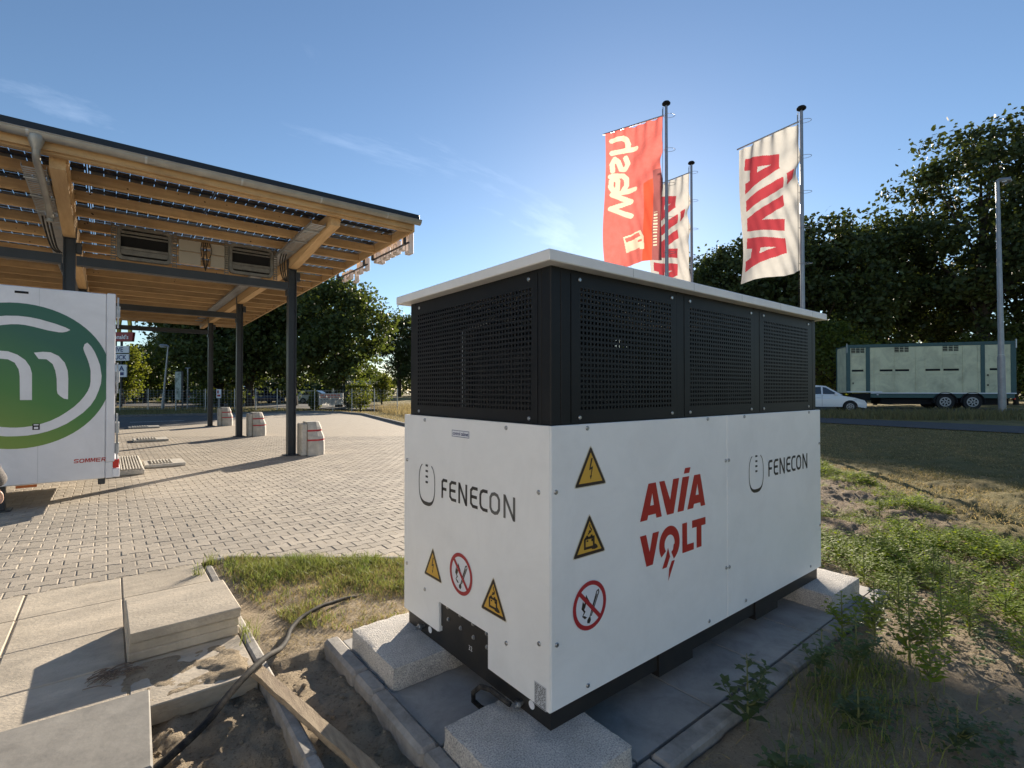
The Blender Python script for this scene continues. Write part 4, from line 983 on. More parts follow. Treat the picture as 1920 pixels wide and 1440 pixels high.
m_ = MB(); m_.cbox(-.92,-.72,TY-.02,TY+.005,.30,.333,.004); obj('side_marker', m_, M['orange'], tk)
for z0 in (2.58,1.66,.95,.66): m_ = MB(); m_.cbox(TXR+.001,TXR+.05,TY+.02,TY+.12,z0,z0+.16,.008); m_.tube([(TXR+.025,TY+.02,z0-.15),(TXR+.025,TY+.02,z0+.28)],.012,6); obj('door_hinge', m_, M['galv'], tk)
m_ = MB(); m_.cbox(TXR-.02,TXR+.05,TY+.0,TY+.14,.47,.58,.006); obj('tail_light', m_, M['tail'], tk)
m_ = MB(); m_.cbox(TXR-.02,TXR+.06,TY+.0,TY+2.3,.34,.46,.006); obj('bumper', m_, M['label'], tk)
m_ = MB(); m_.cbox(TXR-.18,TXR-.10,TY+.1,TY+2.3,.24,.334,.01); obj('underride_bar', m_, M['steel'], tk)
for x in (-1.15,-5.6): m_ = MB(); m_.cbox(x,x+.12,TY+.12,TY+.24,0,.334,.008); m_.cbox(x-.06,x+.18,TY+.06,TY+.3,0,.02,.004); obj('support_leg', m_, M['steel'], tk)
for x in (-3.6,-4.7):
    for yy in (TY+.25, TY+2.2):
        m_ = MB(); m_.lathe([(.10,-.12),(.27,-.13),(.33,-.10),(.335,0),(.33,.10),(.27,.13),(.10,.12)], 24, c=(x,yy,.335), axis='y'); w_ = obj('wheel', m_, M['tyre'], tk, True)
FT = lambda u, v, w: (u, TY-w, v)
ec, er = Vector((-.913, 1.74)), .935
gm2 = bpy.data.materials.new('emblem_green_print'); gm2.use_nodes = True; N = gm2.node_tree.nodes; Lk = gm2.node_tree.links; pb = N['Principled BSDF']; pb.inputs['Roughness'].default_value = .4
ge = N.new('ShaderNodeNewGeometry'); sp = N.new('ShaderNodeSeparateXYZ'); Lk.new(ge.outputs['Position'], sp.inputs[0])
a1 = N.new('ShaderNodeMath'); a1.operation = 'MULTIPLY_ADD'; Lk.new(sp.outputs['X'], a1.inputs[0]); a1.inputs[1].default_value = .55; Lk.new(sp.outputs['Z'], a1.inputs[2])
mr = N.new('ShaderNodeMapRange'); Lk.new(a1.outputs[0], mr.inputs['Value']); mr.inputs['From Min'].default_value = .35; mr.inputs['From Max'].default_value = 1.85
cr = N.new('ShaderNodeValToRGB'); Lk.new(mr.outputs[0], cr.inputs[0]); cr.color_ramp.elements[0].color = (.17,.27,.045,1); cr.color_ramp.elements[1].color = (.020,.105,.072,1)
e_ = cr.color_ramp.elements.new(.45); e_.color = (.06,.19,.045,1); Lk.new(cr.outputs[0], pb.inputs['Base Color'])
circ = lambda r_, n=72: [(ec.x+r_*math.cos(2*math.pi*i/n), ec.y+r_*math.sin(2*math.pi*i/n)) for i in range(n)]
m_ = MB(); m_.flat([circ(er)], FT, .002); em = obj('green_emblem', m_, gm2, body)
def white(pts, nm): m_ = MB(); m_.flat([pts], FT, .004); obj(nm, m_, M['boxw'], em)
mir = lambda P: [(2*ec.x-x, z) for x, z in P]
top_o = [(-.913,2.508),(-.80,2.50),(-.709,2.481),(-.553,2.433),(-.46,2.395),(-.409,2.364)]; top_i = [(-.446,2.338),(-.49,2.325),(-.526,2.325),(-.631,2.342),(-.772,2.38),(-.85,2.396),(-.913,2.40)]
white(mir(top_o)[::-1] + top_o[1:] + top_i + mir(top_i)[::-1][1:], 'white_arc')
ro = [(-.233,2.204),(-.19,2.15),(-.155,2.08),(-.12,1.98),(-.097,1.898),(-.079,1.751),(-.085,1.65),(-.109,1.548),(-.145,1.44),(-.192,1.348),(-.27,1.25),(-.357,1.171),(-.44,1.105),(-.53,1.054),(-.62,1.015),(-.723,.985),(-.82,.97),(-.913,.967)]
ri = [(-.913,1.077),(-.85,1.08),(-.774,1.091),(-.68,1.118),(-.596,1.153),(-.51,1.205),(-.438,1.263),(-.365,1.33),(-.304,1.404),(-.255,1.48),(-.222,1.548),(-.203,1.61),(-.195,1.676),(-.196,1.822),(-.212,1.91),(-.232,1.985),(-.268,2.09),(-.275,2.129),(-.262,2.18)]
white(ro + mir(ro)[::-1][1:] + mir(ri)[::-1] + ri[1:], 'white_arc')
white([(-1.30,2.05),(-1.075,2.054),(-1.004,2.049),(-.918,2.01),(-.844,1.944),(-.799,1.86),(-.78,1.774),(-.777,1.428),(-.889,1.429),(-.894,1.737),(-.904,1.822),(-.942,1.907),(-1.003,1.947),(-1.075,1.953),(-1.28,1.953),(-1.28,1.43),(-1.40,1.43),(-1.40,2.05)], 'white_letter')
white([(-.763,2.043),(-.68,2.058),(-.603,2.055),(-.524,2.009),(-.463,1.923),(-.432,1.817),(-.425,1.709),(-.426,1.433),(-.466,1.442),(-.506,1.478),(-.53,1.51),(-.537,1.549),(-.541,1.708),(-.555,1.814),(-.582,1.901),(-.641,1.961),(-.718,1.963)], 'white_letter')
st = MB(); st.box(-.77,-.70,TY-.006,TY-.0001,1.04,1.12); o = obj('sticker', st, M['dark'], body); st = MB(); st.box(-.758,-.712,TY-.008,TY-.0065,1.098,1.112); st.box(-.755,-.715,TY-.008,TY-.0065,1.052,1.078); obj('sticker_window', st, M['label'], o)
LT = {'S': [[(1,.86),(.75,.93),(.25,.93),(.05,.78),(.12,.6),(.5,.5),(.88,.40),(.95,.22),(.75,.07),(.25,.07),(0,.14)]], 'O': [[(.5,.07),(.8,.10),(.95,.3),(.95,.7),(.8,.9),(.5,.93),(.2,.9),(.05,.7),(.05,.3),(.2,.1),(.5,.07)]],
      'M': [[(.06,0),(.06,.95),(.2,.95),(.5,.2),(.8,.95),(.94,.95),(.94,0)]], 'E': [[(1,.08),(.08,.08),(.08,.92),(1,.92)], [(.08,.5),(.9,.5)]], 'R': [[(.08,0),(.08,.92),(.75,.92),(.93,.78),(.93,.62),(.75,.46),(.08,.46)], [(.5,.46),(.95,0)]]}
for k, ch in enumerate('SOMMER'):
    m_ = MB(); x0 = -.362+k*.0577
    for q_ in LT[ch]: m_.stroke([(x0+u*.046+v*.006, .572+v*.052) for u, v in q_], .0105, FT, .003)
    obj('letter', m_, M['logo_r'], body)

# ------------------------------------------------------------------ person at the edge of the picture (only the sleeve shows)
def skin(name, pts, edges, rad, mt, parent, root=0):
    me = bpy.data.meshes.new(name); me.from_pydata(pts, edges, []); me.materials.append(mt); o = link(name, me, parent)
    md = o.modifiers.new('Skin', 'SKIN'); md.use_smooth_shade = True; o.modifiers.new('Sub', 'SUBSURF').levels = 2; o.modifiers['Sub'].render_levels = 2
    for i, v in enumerate(me.skin_vertices[0].data): v.radius = rad[i] if isinstance(rad[i], tuple) else (rad[i], rad[i]); v.use_root = (i == root)
    return o
pc = dl(3.0, -3.478); PT = thing('person', 'person in a grey fleece jacket and pale trousers standing beside the box trailer', 'person', pc)
def W_(f, l, z): q_ = pc + RT*l + FW*f; return (q_.x, q_.y, z)
J = [W_(0,0,.95),W_(0,0,1.12),W_(0,0,1.32),W_(0,0,1.47),W_(0,0,1.52), W_(0,.18,1.40),W_(-.02,.33,1.17),W_(.12,.33,.97), W_(0,-.18,1.40),W_(-.02,-.30,1.15),W_(.10,-.26,.94)]
skin('jacket', J, [(0,1),(1,2),(2,3),(3,4),(2,5),(5,6),(6,7),(2,8),(8,9),(9,10)], [(.17,.13),(.17,.13),(.19,.13),(.07,.07),(.065,.065),.078,.062,.05,.078,.062,.05], M['jacket'], PT)
Bd = [W_(0,0,.95),W_(0,0,1.2),W_(0,0,1.45),W_(0,0,1.56),W_(.01,0,1.64),W_(.01,0,1.74)]
body_o = skin('body', Bd+[W_(.02,.085,1.655),W_(.02,-.085,1.655),W_(.12,0,1.64)], [(0,1),(1,2),(2,3),(3,4),(4,5),(4,6),(4,7),(4,8)], [.12,.12,.07,.055,(.08,.095),(.06,.07),.012,.012,.014], M['skin'], PT)
for s_, hx in ((1,.27),(-1,-.26)):
    w0 = Vector(W_(.12,hx,.955)); fs = [w0]; ed = []; rd = [.035]
    for k in range(4):
        b0 = len(fs); off = (k-1.5)*.021; L_ = (.06,.075,.07,.055)[k]
        fs += [w0+RT*off+FW*.03+Vector((0,0,-.045)), w0+RT*off+FW*.035+Vector((0,0,-.045-L_*.6)), w0+RT*off+FW*.02+Vector((0,0,-.045-L_))]; ed += [(0,b0),(b0,b0+1),(b0+1,b0+2)]; rd += [.010,.009,.008]
    b0 = len(fs); fs += [w0+RT*(-.035*s_)+FW*.03+Vector((0,0,-.02)), w0+RT*(-.05*s_)+FW*.05+Vector((0,0,-.05))]; ed += [(0,b0),(b0,b0+1)]; rd += [.012,.010]
    skin('hand', [tuple(p) for p in fs], ed, rd, M['skin'], PT)
skin('trousers', [W_(0,0,.95),W_(0,.10,.88),W_(.02,.12,.50),W_(0,.13,.08),W_(0,-.10,.88),W_(.02,-.12,.50),W_(0,-.13,.08)], [(0,1),(1,2),(2,3),(0,4),(4,5),(5,6)], [(.17,.12),.11,.085,.06,.11,.085,.06], M['jeans'], PT)
for s_ in (1,-1): skin('shoe', [W_(-.05,.13*s_,.05),W_(.10,.14*s_,.045),W_(.18,.145*s_,.04)], [(0,1),(1,2)], [.05,.045,.038], M['rubber'], PT)
skin('hair', [W_(-.01,0,1.70),W_(-.02,0,1.755),W_(-.06,0,1.68)], [(0,1),(0,2)], [(.092,.095),(.07,.075),(.07,.06)], M['hair'], PT)

# ------------------------------------------------------------------ flagpoles and flags
def tri_in(px, py, poly): return inpoly(px, py, poly)
def near_line(px, py, pts, w_):
    d = np.full(px.shape, 1e9)
    for (x1, y1), (x2, y2) in zip(pts[:-1], pts[1:]):
        L2 = (x2-x1)**2+(y2-y1)**2+1e-12; t = np.clip(((px-x1)*(x2-x1)+(py-y1)*(y2-y1))/L2, 0, 1); d = np.minimum(d, np.hypot(px-x1-t*(x2-x1), py-y1-t*(y2-y1)))
    return d < w_/2
flag_w = mat('flag_cloth_white', (.57,.555,.525), (.52,.505,.475), scale=6, rough=.85, transl=.42)
flag_r = mat('flag_cloth_red', (.47,.12,.11), (.42,.10,.09), scale=6, rough=.85, transl=.6, tmul=(1.25,1.25,1.2))
flag_p = mat('flag_cloth_crimson', (.50,.06,.075), rough=.85, transl=.35)
flag_o = mat('flag_cloth_orange_red', (.66,.10,.05), rough=.85, transl=.45)
flag_d = mat('flag_cloth_dark_red', (.30,.10,.10), rough=.85, transl=.5)
flag_c = mat('flag_cloth_cream', (.74,.66,.50), rough=.85, transl=.45)
def px_white(P):                                            # measured print layout -> (s,t) on the cloth
    out = []
    for x, y in P:
        xl = 70+(y-285)*.071; xr = 548; yt = 285-(x-70)*.442; yb = 1410-(x-150)*.25
        out.append(((x-xl)/(xr-xl), (y-yt)/(yb-yt)))
    return out
AV = [px_white(p) for p in ([(130,355),(408,325),(413,445),(148,655),(143,565),(185,545),(185,455),(130,455)], [(155,712),(425,510),(430,600),(155,805)], [(450,485),(505,445),(505,535),(460,585)],
     [(160,862),(437,668),(440,755),(285,880),(440,868),(442,968),(160,968)], [(160,1025),(445,1030),(445,1150),(175,1312),(163,1220),(212,1195),(212,1118),(160,1112)])]
AH = [px_white(p) for p in ([(250,430),(350,412),(250,478)], [(285,1118),(390,1105),(285,1165)])]
def px_red(P): return [((x-1142-(y-243)*.043)/103.0, (y-(243-(x-1142)*.30))/(498-(x-1153)*.12-(243-(x-1142)*.30))) for x, y in P]
WASH = [px_red(p) for p in ([(1154,279),(1197,269)], [(1153,256),(1172,250),(1180,254),(1183,262),(1182,271)], [(1157,312),(1155,300),(1159,290),(1166,295),(1172,308),(1180,309),(1184,298),(1179,287)],
       [(1169,347),(1168,331),(1162,325),(1156,331),(1156,342),(1161,349),(1169,347)], [(1154,323),(1160,321),(1177,321),(1184,327),(1185,339),(1180,348)], [(1201,347),(1160,357),(1196,370),(1160,384),(1197,397)])]
PICT = [px_red(p) for p in ([(1184,436),(1216,426),(1224,441),(1226,465),(1219,465),(1217,461),(1190,466)],)]
PHOLE = [px_red(p) for p in ([(1187,439),(1213,430),(1217,438),(1190,446)], [(1213,446),(1220,444),(1220,449),(1213,450)])]
def flagpole(base, ht, r0, ang, arm, drop, kind, label, seed):
    g0 = max(float(ground_z(np.array([base.x]), np.array([base.y]), (0,0))[0]), -.02)
    t_ = thing('flagpole', label+' flagpole', 'flagpole', (base.x, base.y, g0), 'flagpoles behind the cabinet')
    m_ = MB(); m_.lathe([(r0*1.25,0),(r0*1.25,.5),(r0,.52),(r0*.8,ht*.6),(r0*.62,ht)], 14, c=(base.x, base.y, g0)); mast = obj('mast', m_, M['pole'], t_, True)
    m_ = MB(); m_.lathe([(r0*.9,-.02),(.115,.02),(.12,.05),(.09,.09),(.02,.105)], 16, c=(base.x, base.y, g0+ht)); obj('finial', m_, M['dark'], t_, True)
    d = RT*math.sin(R(ang)) + FW*math.cos(R(ang)); top = g0+ht-.28
    o0 = base + d*(r0*.7+.03)
    m_ = MB(); m_.tube([(o0.x,o0.y,top), (o0.x+d.x*(arm+.10), o0.y+d.y*(arm+.10), top)], .022, 8); m_.tube([(o0.x+d.x*.02,o0.y+d.y*.02,top-.02),(o0.x+d.x*.02,o0.y+d.y*.02,top+.25)], .014, 6); obj('banner_arm', m_, M['galv'], t_)
    m_ = MB(); m_.tube([(base.x+d.x*(r0+.05), base.y+d.y*(r0+.05), top+.2), (base.x+d.x*(r0+.035), base.y+d.y*(r0+.035), g0+1.0)], .006, 5); obj('halyard', m_, M['dark'], t_)
    n_ = Vector((-d.y, d.x, 0))
    for k in range(5):
        rings = MB()
        zz = top-.05-k*drop/4.2; pts = [base + d*(-.09+.16*math.cos(a)) + n_*(.13*math.sin(a)) + Vector((0,0,zz+.02*math.cos(a))) for a in [2*math.pi*q_/12 for q_ in range(13)]]
        rings.tube(pts, .006, 5, caps=False); obj('loop', rings, M['galv'], t_)
    # cloth, printed through: seen from its reverse side
    nu, nv = 126, 290; s, t = np.meshgrid(np.linspace(0,1,nu+1), np.linspace(0,1,nv+1))
    fold = .040*np.sin(s*34+t*3+seed)*np.exp(-t*8) + .030*np.sin(s*17+seed*2+t*1.5)*np.exp(-t*3) + .075*np.sin(s*6.5+t*2.2+seed)*sst(0,.5,t) + .045*np.sin((s*3+t*4)*2.1+seed) + .022*np.sin((s*1.6-t*1.1)*24+seed)*sst(.15,.6,t)*s
    pinch = np.exp(-((t-.30)/.06)**2)*s**3
    fold += .10*np.sin((s-1)*9+(t-.3)*26)*np.exp(-((t-.34)/.2)**2)*s**2
    along = (1-s)*arm*(1-.03*np.sin(t*5+seed)) + .02 + .05*pinch
    along = along + .06*t*np.sin(seed)*s
    zz = top-.03 - t*drop + .05*pinch - .03*(1-s)*t + .02*np.sin(s*9+seed)*t
    Pv = np.stack([o0.x+d.x*along+n_.x*fold, o0.y+d.y*along+n_.y*fold, zz], -1).reshape(-1,3)
    ii = np.arange((nu+1)*(nv+1)).reshape(nv+1, nu+1); F_ = np.stack([ii[:-1,:-1], ii[:-1,1:], ii[1:,1:], ii[1:,:-1]], -1).reshape(-1,4)
    sc_, tc_ = (s[:-1,:-1]+.5/nu).ravel(), (t[:-1,:-1]+.5/nv).ravel(); mi = np.zeros(len(sc_), np.int32)
    if kind == 'white':
        mats_ = [flag_w, flag_p]
        for p in AV: mi[inpoly(sc_, tc_, p)] = 1
        for p in AH: mi[inpoly(sc_, tc_, p)] = 0
    else:
        mats_ = [flag_r, flag_c, flag_o, flag_d]
        mi[(sc_ > .70) & (tc_ > .41+.1*(1-sc_))] = 2; mi[(sc_ > .86) & (tc_ > .37)] = 3
        st_ = (sc_ > .87) & (sc_ < .94) & (tc_ > .66) & (tc_ < .90) & ((tc_*46) % 1 < .5); mi[st_] = 1
        asp = 103/255.
        for p in WASH: 
            q_ = [(x*asp*1.0, y) for x, y in p]; mi[near_line(sc_*asp, tc_, q_, .036)] = 1
        for p in PICT: mi[inpoly(sc_, tc_, p)] = 1
        for p in PHOLE: mi[inpoly(sc_, tc_, p)] = 0
    fo = np_obj('banner_flag', Pv, F_, mats_[0], None, True)
    for q_ in mats_[1:]: fo.data.materials.append(q_)
    fo.data.polygons.foreach_set('material_index', mi)
    org = Vector((o0.x, o0.y, top)); fo.data.transform(Matrix.Translation(-org)); fo.location = org
    return fo
def at(px, depth): return dl(depth, (px-960)/FPX*depth)
f1 = flagpole(at(1251,14.4), 9.75, .062, -55, 1.80, 4.12, 'red', 'grey flagpole carrying the red banner', 1.0); tag(f1, 'red banner flag with pale vertical lettering glowing in the low sun', 'flag')
f2 = flagpole(at(1298,18.2), 9.75, .062, -37, 1.72, 4.3, 'white', 'grey flagpole behind the red banner carrying a white banner', 2.3); tag(f2, 'white banner flag with red lettering partly behind the red banner', 'flag')
f3 = flagpole(at(1506,13.4), 9.05, .062, -31, 1.74, 3.98, 'white', 'grey flagpole standing before the dark trees with a white banner', 4.1); tag(f3, 'white banner flag with red lettering before the dark trees', 'flag')

# ------------------------------------------------------------------ lamp posts and signs
def gz1(p): return max(float(ground_z(np.array([p.x]), np.array([p.y]), (0,0))[0]), -.02)
def lamp(p, ht, ang, lean, label, r0=.10):
    g0 = gz1(p); t_ = thing('street_lamp', label, 'street lamp', (p.x, p.y, g0), 'street lamps'); d = RT*ang
    a = p + Vector((0,0,g0)); b_ = p + RT*lean + Vector((0,0,g0+ht))
    m_ = MB(); m_.tube([a, a+(b_-a)*.25, a+(b_-a)*.251, a+(b_-a)*.6, b_], [r0*1.25, r0*1.25, r0, r0*.85, r0*.62], 14); obj('mast', m_, M['pole'], t_, True)
    m_ = MB(); m_.tube([a+(b_-a)*.255, a+(b_-a)*.258], r0*1.12, 14); obj('collar', m_, M['galv'], t_)
    m_ = MB(); h0 = b_; m_.tube([h0-d*.12+Vector((0,0,-.02)), h0+d*.15+Vector((0,0,.07)), h0+d*.75+Vector((0,0,.08)), h0+d*.9+Vector((0,0,.02))], [.05,.10,.13,.06], 10); hd = obj('lamp_head', m_, M['pole'], t_, True)
    m_ = MB(); q_ = h0+d*.5+Vector((0,0,-.03)); m_.box(q_.x-.2,q_.x+.2,q_.y-.08,q_.y+.08,q_.z-.03,q_.z+.01); obj('lens', m_, M['lamp'], hd)
lamp(at(1879,25.0), 11.6, .75, -.12, 'tall grey street lamp in front of the pale green livestock trailer', .125)
lamp(at(305,41.0), 5.1, -.8, .42, 'short leaning street lamp on the verge behind the access road', .085)
def boxy(c, w_, h_, d_, z, ang):                             # oriented board facing the camera side
    u = RT*math.cos(R(ang)) + FW*math.sin(R(ang)); n_ = Vector((u.y, -u.x, 0))
    return (lambda a, b_, w: tuple(c + u*a + n_*w + Vector((0,0,z+b_))))
# tall restaurant pylon, mostly hidden by the truck
pc_ = at(222,45.0); PY = thing('sign_pylon', 'tall restaurant pylon with yellow arch, red name box and white panels beyond the road', 'sign', (pc_.x, pc_.y, 0))
fr = boxy(pc_, 1, 1, 1, 0, 0)
for a in (-.34,.20): m_ = MB(); m_.prism([(a,0),(a+.12,0),(a+.12,5.85),(a,5.85)], fr, -.08, .08); obj('column', m_, M['steel'], PY)
m_ = MB(); m_.prism([(-1.30,5.86),(1.27,5.86),(1.38,6.69),(-1.41,6.69)], fr, -.14, .14); rb = obj('name_box', m_, M['ltred'], PY)
tx = text_mb("McDonald's", .50, lambda x, y, w: fr(-1.22+x, 6.09+y, w), .15, bold=.014, sx=.92); obj('name_lettering', tx, M['label'], rb)
for k in (-1, 1):
    m_ = MB(); pts = [(k*.50-.50*math.cos(math.pi*i/24), 6.70+1.75*math.sin(math.pi*i/24)**.75) for i in range(25)]
    for a, b_ in zip(pts[:-1], pts[1:]):
        q_ = Vector(b_)-Vector(a); nn = Vector((-q_.y, q_.x)).normalized()*.13
        m_.prism([(a[0]-nn.x,a[1]-nn.y),(b_[0]-nn.x,b_[1]-nn.y),(b_[0]+nn.x,b_[1]+nn.y),(a[0]+nn.x,a[1]+nn.y)], fr, -.1, .1)
    obj('arch', m_, M['arch'], PY)
for z0, h_, s_, l_, r_ in ((4.84,.61,'DRIVE',-1.05,1.05),(4.15,.59,'TRUCK',-1.05,1.05),(2.70,1.09,'A',-.40,.86)):
    m_ = MB(); m_.prism([(l_,z0),(r_,z0),(r_,z0+h_),(l_,z0+h_)], fr, .09, .20); o = obj('panel', m_, M['label'], PY)
    if s_ == 'A': tx = text_mb(s_, .62, lambda x, y, w: fr(.22+x, z0+.55+y, w), .21, bold=.02); tx.prism([(.30,z0+.15),(.62,z0+.15),(.62,z0+.42),(.30,z0+.42)], fr, .201, .21)
    else: tx = text_mb(s_, .56, lambda x, y, w: fr(.80-1.62+x*.90, z0+.11+y, w), .21, bold=.012)
    obj('panel_lettering', tx, M['blue'], o)
# advertising board on two legs
pc_ = at(336,40.0); g0 = gz1(pc_); t_ = thing('advertising_board', 'narrow advertising board on two posts beside the access road', 'billboard', (pc_.x, pc_.y, g0)); fr = boxy(pc_, 1,1,1, g0, -12)
m_ = MB(); m_.prism([(-.36,.75),(.36,.75),(.36,3.05),(-.36,3.05)], fr, -.05, .05); o = obj('board', m_, M['steel'], t_)
m_ = MB(); m_.prism([(-.33,.8),(.22,.8),(.22,3.0),(-.33,3.0)], fr, .051, .06); o2 = obj('poster', m_, mat('poster_grey_green', (.42,.46,.40), (.10,.13,.11), scale=2.2, rough=.5, lo=.45, hi=.6), o)
for a in (-.33,.28): m_ = MB(); m_.prism([(a,0),(a+.07,0),(a+.07,.76),(a,.76)], fr, -.04, .04); obj('leg', m_, M['steel'], t_)
pc_ = at(352,40.5); m_ = MB(); m_.tube([(pc_.x,pc_.y,0),(pc_.x,pc_.y,3.3)], .05, 8); m_.tube([tuple(pc_+RT*(-.2)+Vector((0,0,3.3))), tuple(pc_+RT*.2+Vector((0,0,3.3)))], .04, 6); tag(obj('sign_post', m_, M['pole']), 'thin grey post with a short crossbar beside the advertising board', 'post')
pc_ = at(411,36.0); g0 = gz1(pc_); t_ = thing('notice_sign', 'small white notice on a thin post behind the rear canopy post', 'sign', (pc_.x,pc_.y,g0)); fr = boxy(pc_,1,1,1,g0,0)
m_ = MB(); m_.prism([(-.03,0),(.03,0),(.03,1.5),(-.03,1.5)], fr, -.03, .03); obj('post', m_, M['pole'], t_); m_ = MB(); m_.prism([(-.17,1.0),(.17,1.0),(.17,1.62),(-.17,1.62)], fr, .031, .045); o = obj('plate', m_, M['label'], t_); m_ = MB(); m_.prism([(-.12,1.1),(.12,1.1),(.12,1.24),(-.12,1.24)], fr, .046, .048); m_.prism([(-.12,1.32),(.0,1.32),(.0,1.54),(-.12,1.54)], fr, .046, .048); obj('print', m_, M['signred'], o)
# wire fence with a banner
FP = [at(225,37.5), at(330,38.2), at(440,38.5), at(520,38.5), at(590,37.8), at(660,36.5), at(745,35.5)]
ft = thing('wire_fence', 'low wire mesh fence on thin posts behind the paved yard', 'fence', (FP[3].x, FP[3].y, 0))
for p in FP + [(FP[i]+FP[i+1])/2 for i in range(6)]: m_ = MB(); m_.tube([(p.x,p.y,-.03),(p.x,p.y,1.65)], .03, 7); obj('post', m_, M['galv'], ft)
m_ = MB()
for a, b_ in zip(FP[:-1], FP[1:]):
    for z in np.arange(.1, 1.6, .2): m_.tube([(a.x,a.y,z),(b_.x,b_.y,z)], .006, 3, caps=False)
    n = int((b_-a).length/.25)
    for k in range(n): p = a+(b_-a)*k/n; m_.tube([(p.x,p.y,.08),(p.x,p.y,1.6)], .005, 3, caps=False)
tag(obj('mesh_wire', m_, M['galv'], ft), kind='stuff')
pc_ = at(622,37.0); fr = boxy(pc_,1,1,1,0,-6); bt = thing('fence_banner', 'pale banner with faded red print tied to the wire fence', 'banner', (pc_.x,pc_.y,.3))
m_ = MB(); nb = 14
for i in range(nb+1):
    for j in (0,1): m_.v.append(fr(-.95+1.9*i/nb, (.42 if j == 0 else 1.28)+.05*(i/nb)+ (.03*math.sin(i*.7) if j == 0 else 0), .10+.04*math.sin(i*.9)))
for i in range(nb): m_.f.append((2*i,2*i+2,2*i+3,2*i+1)); m_.m.append(0)
bo = obj('sheet', m_, flag_w, bt, True)
m_ = MB(); rn = random.Random(2)
for j, (zz, hh, mm) in enumerate(((1.12,.10,0),(.98,.07,0),(.84,.05,1),(.72,.05,1),(.58,.05,1))):
    x = -.8
    while x < .7:
        l = rn.uniform(.08,.25)
        for q_ in range(2):
            i0 = (x+l*q_/2+.95)/1.9*nb; a0 = x+l*q_/2; w0 = .10+.04*math.sin(i0*.9)+.02; m_.add([fr(a0,zz,w0),fr(a0+l/2,zz,w0),fr(a0+l/2,zz+hh,w0),fr(a0,zz+hh,w0)], [(0,1,2,3)], mm)
        x += l+rn.uniform(.04,.1)
obj('print', m_, [mat('faded_red_print', (.50,.16,.12), rough=.8), M['logo_g']], bt)

# ------------------------------------------------------------------ vehicles
def wheel(t_, M4, x, y, r_, w_):
    m_ = MB(); m_.lathe([(r_*.62,-w_/2),(r_*.93,-w_/2),(r_,-w_*.3),(r_,w_*.3),(r_*.93,w_/2),(r_*.62,w_/2)], 24, c=(x,y,r_), axis='y'); m_.xf(M4); ty = obj('wheel', m_, M['tyre'], t_, True)
    s_ = 1 if y > 0 else -1; m_ = MB(); yy = y+s_*(w_/2+.004)
    m_.lathe([(r_*.60,0),(r_*.60,.012*s_),(r_*.52,.015*s_),(r_*.50,.004*s_),(r_*.1,.004*s_)], 20, c=(x,yy,r_), axis='y')
    for k in range(7):
        a = 2*math.pi*k/7; ca, sa = math.cos(a), math.sin(a); q_ = r_*.07
        m_.add([(x+ca*r_*.1-sa*q_,yy+s_*.022,r_+sa*r_*.1+ca*q_),(x+ca*r_*.54-sa*q_*.8,yy+s_*.022,r_+sa*r_*.54+ca*q_*.8),(x+ca*r_*.54+sa*q_*.8,yy+s_*.022,r_+sa*r_*.54-ca*q_*.8),(x+ca*r_*.1+sa*q_,yy+s_*.022,r_+sa*r_*.1-ca*q_)], [(0,1,2,3)])
    m_.xf(M4); obj('rim', m_, M['rimm'], ty)
    m_ = MB(); m_.lathe([(r_*.47,.010*s_),(r_*.47,.017*s_)], 20, c=(x,yy,r_), axis='y'); m_.xf(M4); obj('hub', m_, M['tyre'], ty)
